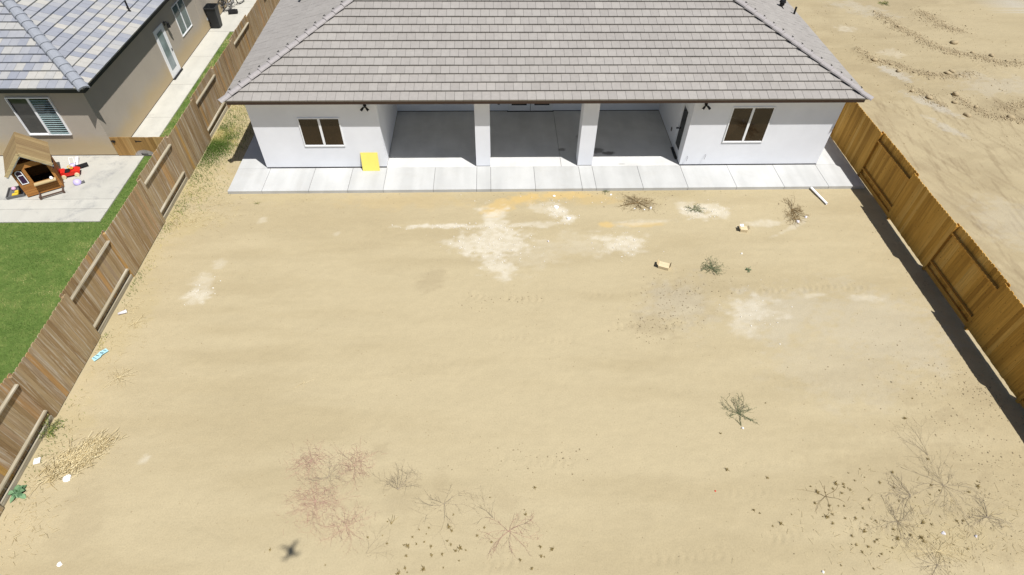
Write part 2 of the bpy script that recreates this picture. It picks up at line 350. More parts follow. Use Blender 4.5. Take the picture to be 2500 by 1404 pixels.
STAIN_G=[(*(29.24,15.50),2.2,1.2,-.4,1.0),(*(18.32,7.20),.9,.45,-.9,.9),(*(18.65,4.45),1.3,.3,-1.0,.8),(*(18.41,2.66),.9,.25,-1.,.7),(*(7.86,-7.35),1.8,1.0,0,.45),(*(10.71,-7.87),2.2,1.6,0,.4),(*(8.91,-9.27),2,1.2,0,.25),(*(17.65,-3.28),1.5,1.5,0,.35),(*(4.92,-6.81),1.0,1.1,0,.35),(*(22.74,6.03),2,1,0,.4),(*(20.03,14.63),1.6,.8,-.6,.5)]
STAIN_D=[(*(-2.51,-5.75),.55,.4,.5,.32),(*(4.83,-6.65),.9,1.0,0,.30),(*(4.03,-7.58),.8,.5,0,.35),(*(4.79,-2.09),.55,.35,0,.35),(*(-3.34,-11.43),.22,.22,.5,.28),(*(-2.81,-12.73),.5,.3,0,.22),(*(-1.89,-12.36),.25,.5,0,.2),(*(-0.33,-12.74),.35,.25,.4,.25),(*(-9.80,-12.83),.5,.9,.2,.2),(*(9.52,-12.54),2.0,1.4,0,.14),(*(21.80,6.41),3.2,2.2,0,.35),(*(21.21,10.14),3,2,0,.28),(*(6.00,-5.99),1.0,.5,0,.14),(*(13.09,-6.12),.5,.5,0,.25),(*(12.22,-10.12),.6,.5,0,.25),(*(-0.73,-3.31),.1,.1,0,.0)]
STAIN_S=[(*(-11.26,3.24),1.3,2.6,0,1.0),(*(-11.47,-0.58),1.3,1.4,.2,.9),(*(-11.19,-2.63),1.5,.9,0,.75),(*(-11.45,-5.15),.6,2.0,-.15,.5),(*(-11.25,-7.43),.6,2.0,-.1,.5),(*(-10.49,-11.34),.6,.5,.4,.7),(*(-11.53,-10.99),.8,1.4,0,.5),(*(2.36,-1.59),6,.6,0,.3),(*(-8.57,-1.56),2.5,.5,0,.4),(*(9.22,-13.68),1.8,.5,.1,.4)]
def field(X,Y,L,seed,warp=.55):
    wx=(fbm(X*1.7,Y*1.7,seed)-.5)*2*warp; wy=(fbm(X*1.7+40,Y*1.7,seed+5)-.5)*2*warp; det=fbm(X*5,Y*9,seed+9,4)-.5
    out=np.zeros_like(X)
    for (cx,cy,rx,ry,ro,st) in L:
        m=(np.abs(X-cx)<3*max(rx,ry)+1)&(np.abs(Y-cy)<3*max(rx,ry)+1)
        if not m.any(): continue
        s=min(1,max(.25,min(rx,ry)*1.3)); x=X[m]-cx+wx[m]*s; y=Y[m]-cy+wy[m]*s; c,sn=math.cos(ro),math.sin(ro)
        d=np.sqrt(((x*c+y*sn)/rx)**2+((-x*sn+y*c)/ry)**2)
        v=sstep(1.25,.45,d+det[m]*1.25)*st
        out[m]=np.maximum(out[m],v)
    return np.clip(out,0,1.2)
RIDGES=[([(20.69,13.86),(20.93,12.11),(21.43,11.01),(21.65,9.86),(22.55,9.05),(23.32,8.76),(23.94,8.09),(25.1,8.08)],.5,.07),
 ([(17.66,9.56),(17.83,8.39),(18.85,8.01),(19.25,7.37),(20.1,6.92),(20.94,6.83),(22.12,7.09)],.45,.08),([(18.43,5.98),(18.78,5.23),(18.91,4.67),(19.04,4.13)],.4,.06),
 ([(20.1,5.3),(20.14,4.98),(20.28,4.12),(20.7,3.44),(21.54,3.14),(23,3.0)],.35,.06),([(23.12,14.11),(23.25,13.27),(23.45,12.11),(24.01,11.66)],.6,.05),([(21.43,3.96),(22.5,4.33),(24,4.6)],.5,.04)]
def seg_dist(X,Y,pts):
    D=np.full(X.shape,1e9)
    for (a,b),(c,d) in zip(pts[:-1],pts[1:]):
        dx,dy=c-a,d-b; t=np.clip(((X-a)*dx+(Y-b)*dy)/(dx*dx+dy*dy),0,1); D=np.minimum(D,np.hypot(X-a-t*dx,Y-b-t*dy))
    return D
TRACKS=[ # tyre prints: start, end, width, strength
 ((1.87,-6.42),(11.84,-6.27),.34,1.),((2.69,-7.71),(6.55,-7.63),.34,1.),((-1.61,-6.28),(1.17,-6.66),.34,.8),((-0.86,-7.94),(1.93,-8.14),.3,.5),((5.23,-13.66),(8.92,-13.53),.36,1.),((-2.40,-14.15),(4.69,-13.95),.36,.7),((-0.85,-11.57),(1.51,-11.89),.34,.7),((4.12,-12.61),(6.07,-12.56),.34,.5),((-5.28,-4.14),(-2.66,-3.39),.3,.4),((-7.70,-8.91),(2.76,-8.86),.14,.35),((2.60,-9.91),(11.58,-9.66),.16,.5),((-4.23,-6.96),(8.25,-6.20),.12,.35),((-9.34,-11.78),(-3.61,-11.61),.12,.3),((3.26,-12.09),(11.03,-11.63),.16,.5),((23.08,9.69),(22.61,4.59),.4,1.),((20.51,2.96),(22.54,3.91),.4,.8)]
def gheight(X,Y):
    yard=sstep(-11.9,-11.4,X)
    h=(fbm(X*.4,Y*.4,1,3)-.5)*.016+(fbm(X*1.1,Y*3.,2,4)-.5)*.007+(fbm(X*5,Y*8,3,4)-.5)*.016
    h=h*yard
    walk=sstep(.1,.6,np.maximum(np.maximum(-10.1-X,X-13.3),np.maximum(-1.5-Y,Y-16)))
    h=h*walk-.02*(1-walk)
    lot=sstep(14,16.5,X)*sstep(-1,3,Y)
    h=h+lot*(fbm(X*2.2,Y*2.2,8,4)-.5)*.025
    for pts,wd,a in RIDGES:
        d=seg_dist(X,Y,pts)+(fbm(X*3,Y*3,12)-.5)*.3; h=h+a*np.exp(-(d/wd)**2)*(.5+fbm(X*6,Y*6,14,3))
    return h
def make_ground():
    xs=np.concatenate([np.linspace(-400,-40,8)[:-1],np.linspace(-40,-12.4,18)[:-1],np.arange(-12.4,27,.055),np.linspace(27,60,16)[1:],np.linspace(60,400,8)[1:]])
    ys=np.concatenate([np.linspace(-400,-60,7)[:-1],np.linspace(-60,-16,16)[:-1],np.arange(-16,16.4,.055),np.linspace(16.4,60,20)[1:],np.linspace(60,400,8)[1:]])
    X,Y=np.meshgrid(xs,ys); nx,ny=len(xs),len(ys)
    H=gheight(X,Y)
    for (a,b),(c,d),wd,st in TRACKS:
        L=math.hypot(c-a,d-b); ux,uy=(c-a)/L,(d-b)/L
        s=(X-a)*ux+(Y-b)*uy; t=-(X-a)*uy+(Y-b)*ux+ (fbm(X*.6,Y*.6,31)-.5)*.3
        m=sstep(0,.4,s)*sstep(L,L-.4,s)*sstep(wd/2,wd/2-.08,np.abs(t))*sstep(.38,.55,fbm(X*1.5,Y*1.5,33))
        H=H+st*m*(-.008+.013*np.sign(np.sin(2*math.pi*(s+np.abs(t)*.7)/.20)))
    wa=field(X,Y,STAIN_W,101); ru=field(X,Y,STAIN_R,151,.4); gr=field(X,Y,STAIN_G,201,.7); da=field(X,Y,STAIN_D,251,.5); st=field(X,Y,STAIN_S,301,.7)
    wa=wa*(.72+.36*sstep(.35,.6,fbm(X*7,Y*10,111,4)))
    br=fbm(X*.16,Y*.30,401,5)*.55+fbm(X*.35+Y*.02,Y*2.0,411,5)*.45
    lot=sstep(13.3,14.2,X)
    sk=fbm((X*.4-Y*.92)*.6,(X*.92+Y*.4)*7,421,4); lotd=lot*sstep(.52,.72,sk)*.3*sstep(8.,3.,Y)
    hk=fbm((-X*.14-Y*.99)*.9,(X*.99-Y*.14)*8,431,4)*sstep(9.,4.,Y); lotd=lotd+lot*sstep(.56,.70,hk)*.38
    for pts,wd,a in RIDGES: da=np.maximum(da,np.exp(-(seg_dist(X,Y,pts)/wd)**2)*.62*sstep(.25,.65,fbm(X*4,Y*4,18,4)))
    dirt_r=sstep(4,12,X)*sstep(-6,-12,Y)*sstep(.55,.75,fbm(X*4,Y*7,441,4))*.3
    da=np.maximum(np.maximum(da,lotd+lot*.24+lot*.22*sstep(.5,.7,fbm(X*.5,Y*.9,19,4))),dirt_r); br=np.clip(sstep(.33,.62,br)-lot*.15,0,1)
    V=np.stack([X,Y,H],-1).reshape(-1,3); i=np.arange(ny-1)[:,None]*nx+np.arange(nx-1)[None,:]
    F=np.stack([i,i+1,i+nx+1,i+nx],-1).reshape(-1,4)
    o=np_mesh('ground',V,F,M['dirt'],smooth=True)
    def ca(name,a,b,c):
        at=o.data.color_attributes.new(name,'FLOAT_COLOR','POINT'); at.data.foreach_set('color',np.stack([a,b,c,np.ones_like(a)],-1).astype(np.float32).ravel())
    ca('stain',wa,ru,gr); ca('tone',da,st,br)
    tag(o,'tan bare dirt ground of the yard with white powder patches','ground',kind='structure')
make_ground()
def gz(x,y): return float(gheight(np.array([float(x)]),np.array([float(y)]))[0])
# slabs
def slab(name,panels,z0,z1,mat,label):
    b=MB()
    for p in panels:
        if len(p)==4: b.box(p[0],p[1],p[2],p[3],z0,z1,random.random())
        else: b.prism([(x,y,z0) for x,y in p],(0,0,z1-z0),random.random())
    return tag(b.build(name,mat),label,'pavement',kind='structure')
g=.013
XA,XB,XC,XD=-8.89,-4.471,6.529,11.819
wx=[-9.95,-8.75,-7.1,-5.72,-4.46,-2.67,-1.12,-.605,1.01,2.70,3.21,4.92,6.56,8.35,10.11,11.76,13.12]
pan=[(a+g/2,b-g/2,-1.374,-.035) for a,b in zip(wx[:-1],wx[1:])]
for a,b in ((-.029,1.7),(1.706,3.9),(3.906,6.5),(6.506,10)): pan+= [(-9.95,XA,a,b),(XD,13.12,a,b)]
slab('walkway',pan,-.06,.1,M['walk'],'pale new concrete walkway along the rear wall')
b=MB(); b.box(-9.94,13.11,-1.36,.4,-.06,.085); tag(b.build('walkway_bed',M['underlay']),'dark joint bed under the concrete walkway','pavement',kind='structure')
slab('patio',[(XB,2.06-g,-.029,3.87),(2.06,XC,-.029,3.87)],-.06,.099,M['patio'],'grey concrete floor of the covered patio')
slab('neighbour_patio',[(-24,-13.75,-2.87,-2.2-g),(-24,-13.75,-2.2,-1.68-g),(-24,-13.75,-1.68,.93)],-.05,.06,M['old_concrete'],'stained concrete patio of the neighbouring yard')
slab('side_path',[(-14.71,-13.66,.94+i*2.66,.94+(i+1)*2.66-g) for i in range(4)]+[(-14.71,-11.72,11.59,14.5-g),(-14.71,-11.72,14.5,17.5-g),(-18,-14.72,14.0,17.5)],-.05,.061,M['path_concrete'],'narrow concrete path beside the tan house')
b=MB(); b.prism([(-26,-16,-.02),(-11.68,-16,-.02),(-11.68,11.58,-.02),(-13.65,11.58,-.02),(-13.65,.93,-.02),(-13.74,.93,-.02),(-13.74,-2.88,-.02),(-26,-2.88,-.02)],(0,0,.05)); tag(b.build('lawn',M['lawn']),'green mown lawn behind the weathered fence','lawn',kind='structure')
# ------------------------------------------------------------------ tile roofs
def clip(poly,a,b,c):
    out=[]
    for i in range(len(poly)):
        p,q=poly[i],poly[(i+1)%len(poly)]; dp=a*p[0]+b*p[1]-c; dq=a*q[0]+b*q[1]-c
        if dp>=0: out.append(p)
        if (dp>0)!=(dq>0) and abs(dp-dq)>1e-12:
            t=dp/(dp-dq); out.append((p[0]+t*(q[0]-p[0]),p[1]+t*(q[1]-p[1])))
    return out
def tile_slope(mb,ub,O,ud,vd,planes,U,V,ex=.35,tw=.303,clusters=None):
    """lay tiles in plane O + u*ud + v*vd, keeping a*u+b*v>=c for every plane"""
    O,ud,vd=Vector(O),Vector(ud).normalized(),Vector(vd).normalized(); n=ud.cross(vd).normalized()
    P=[(0,0),(U,0),(U,V),(0,V)]
    for pl in planes: P=clip(P,*pl)
    if len(P)>2: ub.add([O+ud*p[0]+vd*p[1]+n*.004 for p in P],[list(range(len(P)))],.5)
    for k in range(int(V/ex)+1):
        v0=k*ex-(.035 if k==0 else 0); sh=(k%2)*.5*tw+random.uniform(-.02,.02); u=-tw+sh
        while u<U:
            q=[(u+.004,v0),(u+tw-.004,v0),(u+tw-.004,v0+ex+.03+(.035 if k==0 else 0)),(u+.004,v0+ex+.03+(.035 if k==0 else 0))]
            for pl in planes: q=clip(q,*pl)
            if len(q)>2:
                j=random.uniform(-.003,.004); rn=random.random()
                if clusters: rn=clusters(u,v0)
                top=[O+ud*p[0]+vd*p[1]+n*(.078+j-(p[1]-v0)*.16) for p in q]; bot=[O+ud*p[0]+vd*p[1]+n*.006 for p in q]
                m=len(q); mb.add(top+bot,[list(range(m))]+[(i,i+m,(i+1)%m+m,(i+1)%m) for i in range(m)],rn)
            u+=tw
def hip_caps(mb,A,B,step=.42,wd=.15,ht=.085,n=6):
    A,B=Vector(A),Vector(B); d=(B-A); L=d.length; d.normalize(); side=d.cross(Vector((0,0,1))).normalized(); up=side.cross(d)
    k=0
    while k*step<L:
        s0=k*step-.05; s1=(k+1)*step+.03; V=[]; 
        for s,lift,w in ((s0,.045,wd*1.05),(s1,.012,wd*.92)):
            for i in range(n+1):
                a=math.pi*i/n; V.append(A+d*s+side*(w*math.cos(a))+up*(lift+ht*math.sin(a)-.012))
        for i in range(n+1):
            a=math.pi*i/n; V.append(A+d*s0+side*(wd*.9*math.cos(a))+up*(.02+ht*.8*math.sin(a)-.03))
        m=n+1; F=[(i,i+1,m+i+1,m+i) for i in range(n)]+[(i+1,i,2*m+i,2*m+i+1) for i in range(n)]
        mb.add(V,F,random.random()); k+=1
def hip_roof(root,off,x0,x1,y0,y1,z,sl,mat,capmat,clusters=None,cw=.15,clips=False):
    D=y1-y0; t=D/2; zr=z+sl*t; mb=MB(off); ub=MB(off); k=math.sqrt(1+sl*sl)
    U=x1-x0; V=t*k; W=x1-x0
    hp=[(1,-1/k,0),(-1,-1/k,-U)]
    if W<D: t=W/2; zr=z+sl*t; V=t*k
    tile_slope(mb,ub,(x0,y0,z),(1,0,0),(0,1,sl),hp,U,V,clusters=clusters)
    tile_slope(mb,ub,(x1,y0,z),(0,1,0),(-1,0,sl),[(1,-1/k,0),(-1,-1/k,-D)],D,min(W/2,t)*k,clusters=clusters)
    tile_slope(mb,ub,(x0,y1,z),(0,-1,0),(1,0,sl),[(1,-1/k,0),(-1,-1/k,-D)],D,min(W/2,t)*k,clusters=clusters)
    ub.add([(x1,y1,z),(x0,y1,z),(x0+t,y1-t,zr),(x1-t,y1-t,zr)],[(0,1,2,3)])
    roof=mb.build('roof',mat,root); ub.build('roof_underlay',M['underlay'],roof)
    hb=MB(off)
    for (a,bb) in (((x0,y0),(1,1)),((x1,y0),(-1,1)),((x0,y1),(1,-1)),((x1,y1),(-1,-1))):
        A=Vector((a[0]-bb[0]*.06,a[1]-bb[1]*.06,z-sl*.06+.05)); B=Vector((a[0]+bb[0]*t,a[1]+bb[1]*t,zr+.05)); hip_caps(hb,A,B,wd=cw,ht=cw*.6)
    if W>D+.5: hip_caps(hb,(x0+t,y0+t,zr+.05),(x1-t,y0+t,zr+.05))
    elif D>W+.5: hip_caps(hb,(x0+t,y0+t,zr+.05),(x0+t,y1-t,zr+.05))
    c=hb.build('hip_cap',capmat,roof)
    if clips:
        for (ax,ay,bx_,by_,sg) in ((x0,y0,1,1,1),(x1,y0,-1,1,-1)):
            A=Vector((ax,ay,z+.05)); d=Vector((bx_,by_,sl)); L=d.length; d.normalize(); side=d.cross(Vector((0,0,1))).normalized()*-sg; up=Vector((0,0,1))
            for k in range(1,14):
                p=A+d*(k*.42-.07); kb=MB(off); kb.bar(p+side*.02+up*.125,p+side*.17+up*.075,.018,.014); kb.bar(p+side*.165+up*.075,p+side*.17+up*.078+d*.07,.016,.014); kb.build('cap_clip',M['black'],roof)
    return roof
def fascia_ring(root,off,x0,x1,y0,y1,z0,z1,mat,name='fascia',th=.03):
    b=MB(off); b.box(x0,x1,y0,y0+th,z0,z1); b.box(x0,x1,y1-th,y1,z0,z1); b.box(x0,x0+th,y0+th,y1-th,z0,z1); b.box(x1-th,x1,y0+th,y1-th,z0,z1)
    return b.build(name,mat,root)
def vent_pipe(root,off,p,h=.33,r=.045,cap=False):
    b=MB(off); x,y,z=p; b.cyl((x,y,z+h/2-.1),(0,0,1),r,h+.2,12)
    if cap:
        b.cyl((x,y,z+h),(0,0,1),r*2.2,.1,12,r*1.8); b.cyl((x,y,z+h-.12),(0,0,1),r*1.6,.08,12)
    b.box(x-.16,x+.16,y-.2,y+.16,z-.02,z+.035) if False else None
    b.cyl((x,y,z+.02),(0,0,1),r*2.6,.09,10,r*1.2)
    return b.build('vent_pipe',M['black'],root)
# ------------------------------------------------------------------ windows and doors
def window(root,off,axis,c0,c1,z0,z1,face,out,panes,shutters=False,d=.03):
    """axis 'x': window runs along x on plane y=face; 'y': along y on plane x=face; out = sign of outward normal"""
    def bx(b,a0,a1,d0,d1,zz0,zz1):
        lo,hi=sorted((face+out*d0,face+out*d1))
        if axis=='x': b.box(a0,a1,lo,hi,zz0,zz1)
        else: b.box(lo,hi,a0,a1,zz0,zz1)
    f=MB(off); fw=.034
    bx(f,c0,c1,-.02,d,z1-fw,z1); bx(f,c0,c1,-.02,d,z0,z0+fw); bx(f,c0,c0+fw,-.02,d,z0+fw,z1-fw); bx(f,c1-fw,c1,-.02,d,z0+fw,z1-fw)
    m=(c0+c1)/2; bx(f,m-.04,m+.04,-.018,d-.006,z0+fw,z1-fw)
    w=f.build('window',M['white'],root)
    for i,(a0,a1) in enumerate(((c0+fw,m-.04),(m+.04,c1-fw))):
        p=MB(off); pd=.045 if shutters and i==1 else .004+.006*i; bx(p,a0,a1,pd,pd+.004,z0+fw,z1-fw); p.build('pane',panes[i],w)
        q=MB(off)
        bx(q,a0,a1,.0085+.006*i,.016+.004*i,z0+fw,z0+fw+.03); q.build('sash_rail',M['white'],w)
        if shutters and i==1:
            s=MB(off); zz=z0+fw+.05
            while zz<z1-fw-.04:
                if axis=='x': s.obox(((a0+a1)/2,face+out*.022,zz),((a1-a0)/2,0,0),(0,out*.010,-.009),(0,.003,.003))
                zz+=.085
            s.build('shutter',M['white'],w)
            k=MB(off); bx(k,a0,a1,.002,.004,z0+fw,z1-fw); k.build('dark_backing',M['interior'],w)
    return w
# ------------------------------------------------------------------ the new white house
EY=-.36; EL0,EL1=-9.35,12.27; EZ=3.02; SL=.428
HY1=14.2
oh=(1.5,7,0)
house=empty('white_house',oh,'newly built white stucco house with grey tile hip roof and covered patio','house')
WT=2.9
W_=MB(oh); zb=.13
def wall(b,x0,x1,y0,y1,z0=zb,z1=WT): b.box(x0,x1,y0,y1,z0,z1)
wall(W_,XA,XB,0,.2); wall(W_,XB-.2,XB,.2,3.88); wall(W_,XB-.2,XC+.2,3.88,4.08); wall(W_,XC,XC+.2,.2,.36); wall(W_,XC,XC+.2,1.13,3.88); wall(W_,XC,XC+.2,.36,1.13,2.2,WT); wall(W_,XC,XD,0,.2)
wall(W_,XA,XA+.2,.2,13.7); wall(W_,XD-.2,XD,.2,13.7); wall(W_,XA,XD,13.7,13.9)
W_.build('wall',M['white_stucco'],house)
hb=MB(oh); hb.box(XB,XC,.003,.54,2.82,WT-.003); hb.build('patio_beam',M['white_stucco'],house)
cb=MB(oh); cb.box(XB+.002,XC-.002,.545,3.875,2.84,2.88); cb.build('patio_ceiling',M['soffit'],house)
for a,c in ((-1.14,-.607),(2.66,3.215)):
    b=MB(oh); b.box(a,c,.0,.54,zb,2.818); q=b.build('column',M['white_stucco'],house)
    b=MB(oh); b.box(a+.012,c-.012,.012,.528,.1,zb); b.build('base_flashing',M['flash'],q)
b=MB(oh)
for x0,x1 in ((XA,XB),(XC,XD)): b.box(x0+.012,x1-.012,.012,.05,.1,zb)
b.box(XB-.19,XB-.012,.05,3.868,.1,zb); b.box(XB-.012,XC+.012,3.892,3.95,.1,zb); b.box(XC+.012,XC+.1,.05,3.868,.1,zb); b.box(XA+.012,XA+.05,.05,13.6,.04,zb); b.box(XD-.05,XD-.012,.05,13.6,.04,zb)
b.build('base_flashing',M['flash'],house)
roof=hip_roof(house,oh,EL0,EL1,EY,HY1,EZ,SL,M['tile'],M['cap'],cw=.125,clips=True,clusters=lambda u,v: min(1,max(0,random.gauss(.45,.15)+.09*math.sin(u*.9+v*2))))
fascia_ring(house,oh,EL0+.03,EL1-.03,EY+.03,HY1-.03,2.872,3.012,M['fascia'])
b=MB(oh); b.box(EL0+.06,EL1-.06,EY+.06,HY1-.06,2.880,2.893); b.build('soffit',M['soffit'],house)
def side_z(x): return EZ+SL*min(x-EL0,EL1-x)
vent_pipe(house,oh,(11.37,6.12,side_z(11.37)),.3,.06,True); vent_pipe(house,oh,(11.95,6.0,side_z(11.95)),.36,.04)
vent_pipe(house,oh,(-8.05,6.35,side_z(-8.05)),.3,.06,True); vent_pipe(house,oh,(-7.35,6.0,side_z(-7.35)),.3,.04)
window(house,oh,'x',-7.27,-5.83,1.03,2.18,0,-1,(M['brown_glass'],M['brown_glass']))
window(house,oh,'x',7.9,9.39,1.09,2.53,0,-1,(M['brown_glass'],M['brown_glass']))
def floodlight(x,z,lit):
    b=MB(oh); b.cyl((x,-.02,z),(0,1,0),.055,.04,14); b.cyl((x,-.06,z-.02),(0,1,0),.03,.09,10); f=b.build('floodlight',M['black'],house)
    for s in (-1,1):
        b=MB(oh); d=Vector((s*.62,-.5,-.6)).normalized(); a=Vector((x+s*.035,-.09,z-.03)); b.tube([a,a+d*.06,a+d*.15],[.026,.04,.046],12); h=b.build('lamp_head',M['black'],f)
        b=MB(oh); b.cyl(a+d*.152,d,.037,.008,12); b.build('lens',M['lens'],h)
floodlight(-4.86,2.66,1); floodlight(6.9,2.66,-1)
# double door
dd=MB(oh); dd.box(.10,2.06,3.82,3.879,.102,.135); th=dd.build('threshold',M['black'],house)
for x0,x1 in ((.14,1.07),(1.09,2.02)):
    b=MB(oh); b.box(x0,x1,3.835,3.878,.14,2.2); d=b.build('door',M['white_door'],house)
    b=MB(oh); b.box(x0+.15,x1-.15,3.829,3.834,.40,2.02); b.build('door_glass',M['dark_glass'],d)
    b=MB(oh); b.box(x0-.012,x0+.01,3.82,3.834,.5,.6); b.build('hinge',M['black'],d)
b=MB(oh); b.box(1.072,1.088,3.84,3.86,.14,2.2); b.build('door_seam',M['black'],house)
b=MB(oh); b.box(-.29,-.2,3.84,3.879,.42,.56); b.build('outlet_box',M['greybox'],house)
b=MB(oh); b.box(XC-.03,XC-.001,1.68,1.76,.5,.64); b.build('outlet_box',M['greybox'],house)
# side door on the right patio return
b=MB(oh); b.box(XC+.02,XC+.07,.38,1.11,.14,2.19); d=b.build('door',M['white_door'],house)
b=MB(oh); b.box(XC+.012,XC+.019,.5,.98,.42,2.02); b.build('door_glass',M['dark_glass'],d)
b=MB(oh); b.cyl((XC-.02,1.04,1.05),(1,0,0),.03,.09,10); b.cyl((XC-.06,1.04,1.05),(1,0,0),.038,.03,10); b.build('door_handle',M['black'],d)
b=MB(); b.cyl((XC-.01,1.04,1.22),(1,0,0),.035,.05,10); b.build('deadbolt',M['black'],d)
b=MB(oh); b.box(XC-.08,XC+.02,.36,1.13,.10,.14); b.build('threshold',M['black'],house)
for x,z in ((6.76,.50),(7.42,.57)):
    b=MB(oh); b.tube([(x,.01,z),(x,-.06,z),(x-.005,-.075,z-.02),(x-.03,-.085,z-.16)],.009,6); b.build('pipe_stub',M['steel'],house)
# ------------------------------------------------------------------ the neighbouring house
NX,NY=-14.70,.92; on=(-20,9,0)
nh=empty('tan_house',on,'tan stucco house with blue grey tile roof behind the weathered fence','house')
b=MB(on); b.box(-27,NX,NY,NY+.2,.1,2.83); b.box(NX-.2,NX,NY+.2,19,.1,2.83); b.box(-27,-26.8,NY+.2,19,.1,2.83); b.box(-27,NX,19,19.2,.1,2.83); b.build('wall',M['tan_stucco'],nh)
b=MB(on); b.box(-26.9,NX-.012,NY+.012,NY+.1,.055,.1); b.box(NX-.1,NX-.012,NY+.1,19,.055,.1); b.build('base_flashing',M['fascia'],nh)
hip_roof(nh,on,-27.35,-14.33,.55,19.55,2.99,SL,M['tile_nb'],M['cap_nb'],clusters=lambda u,v: random.random(),cw=.19)
fascia_ring(nh,on,-27.3,-14.38,.60,19.5,2.80,2.985,M['gutter'],'gutter',.10)
b=MB(on); b.box(-27.2,-14.49,.71,19.3,2.832,2.845); b.build('soffit',M['tan_stucco'],nh)
fascia_ring(nh,on,-27.19,-14.50,.72,19.29,2.765,2.831,M['soffit'],'fascia',.02)
window(nh,on,'x',-17.42,-15.93,.99,2.49,NY,-1,(M['screen'],M['clear']),True,.065)
window(nh,on,'y',8.90,10.15,.98,2.30,NX,1,(M['teal_glass'],M['teal_glass']))
b=MB(on); b.box(NX+.001,NX+.03,6.68,7.62,.12,2.18); d=b.build('door',M['white'],nh)
b=MB(on); b.box(NX+.031,NX+.036,6.86,7.36,.40,2.02); b.build('door_glass',M['blue_glass'],d)
b=MB(on); b.box(NX+.031,NX+.05,7.50,7.56,1.0,1.1); b.build('door_handle',M['black'],d)
b=MB(on); b.box(NX,NX+.10,6.66,7.64,.075,.118); b.build('threshold',M['rubber'],nh)
b=MB(on); b.box(NX,NX+.02,7.76,7.88,1.98,2.14); b.tube([(NX+.02,7.82,2.08),(NX+.1,7.82,2.16),(NX+.16,7.82,2.12)],.012,6); b.cyl((NX+.16,7.82,2.0),(0,0,1),.075,.2,8,.05); b.cyl((NX+.16,7.82,2.12),(0,0,1),.09,.03,8,.03); b.build('wall_lantern',M['black'],nh)
vent_pipe(nh,on,(-14.93,6.15,2.99+SL*.6),.42,.035)
b=MB(on); b.box(NX,NX+.012,11.2,11.3,.1,2.83); b.build('downspout',M['tan_stucco'],nh)
# ------------------------------------------------------------------ fences
def fence(name,label,xl,ys,ye,first_plain,mats,side,zb,zt,cat='fence',pitch=2.44):
    """good-neighbour fence along y at x=xl; side = sign of x of the yard we see; sections alternate which side the pickets are on"""
    o=empty(name,(xl,(ys+ye)/2,0),label,cat); off=(xl,(ys+ye)/2,0); k=0; y=ys
    while y<ye-.1:
        y1=min(y+pitch,ye); plain_=(k%2==0)==first_plain; px=xl+side*(.044 if plain_ else -.06)
        b=MB(off); yy=y-.03; lean=random.uniform(-.01,.01)
        while yy<y1+.03-.05:
            w=.139+random.uniform(-.002,.002); t=random.gauss(0,.006); j=random.uniform(-.002,.002); z0=zb+random.uniform(0,.02); z1=zt+t; x=px+j
            b.prism([(x,yy,z0),(x,yy+w,z0),(x,yy+w,z1-.03),(x,yy+w-.028,z1),(x,yy+.028,z1),(x,yy,z1-.03)],(.016,0,0),random.random()); yy+=w+.0035
        b.build('picket_panel',mats[0],o)
        for z in (zb+.31,zt-.34):
            r=MB(off); r.box(xl-.04,xl+.04,y+.045,y1-.045,z,z+.04,random.random()); r.build('rail',mats[1],o)
        if not plain_:
            r=MB(off); r.box(xl+side*.0-.02,xl+side*.0+.02,y+.05,y1-.05,zb-.02,zb+.11,random.random()); r.build('kickboard',mats[1],o)
        r=MB(off); r.box(xl-.044,xl+.044,y-.044,y+.044,-.1,zt-.06,random.random()); r.build('post',mats[2],o)
        y=y1; k+=1
    return o
fence('wooden_fence','weathered grey brown board fence between the dirt yard and green lawn',-11.65,-15.15,19.0,True,(M['old_board'],M['old_rail'],M['old_board']),1,.02,1.83)
fence('wooden_fence','new golden cedar board fence along the dirt lot',13.20,-17.73,11.55,False,(M['new_board'],M['new_rail'],M['new_board']),-1,.075,1.90)
# gate in line with the tan house
o=empty('wooden_gate',(-14.69,.9,0),'brown wooden side gate with bleached lower boards beside the tan house','gate'); off=(-14.69,.9,0)
b=MB(off); x=-14.66
while x<-11.80:
    w=.139; b.box(x,x+w,.885,.901,.08,.87+random.gauss(0,.003),random.random()); x+=w+.004
b.build('board_panel',M['gate'],o)
b=MB(off); b.box(-14.66,-11.75,.902,.94,.70,.79); b.box(-14.66,-11.75,.902,.94,.2,.29); b.build('rail',M['new_rail'],o)
for z in (.70,.14):
    b=MB(off); b.prism([(-13.78,.878,z-.02),(-13.55,.878,z-.012),(-13.55,.878,z+.012),(-13.78,.878,z+.02)],(0,.006,0)); b.prism([(-13.78,.878,z-.05),(-13.755,.878,z-.05),(-13.755,.878,z+.05),(-13.78,.878,z+.05)],(0,.006,0)); b.build('hinge',M['black'],o)
b=MB(off); b.box(-14.64,-14.5,.86,.884,.69,.74); b.box(-14.58,-14.54,.85,.86,.65,.77); b.build('latch',M['black'],o)
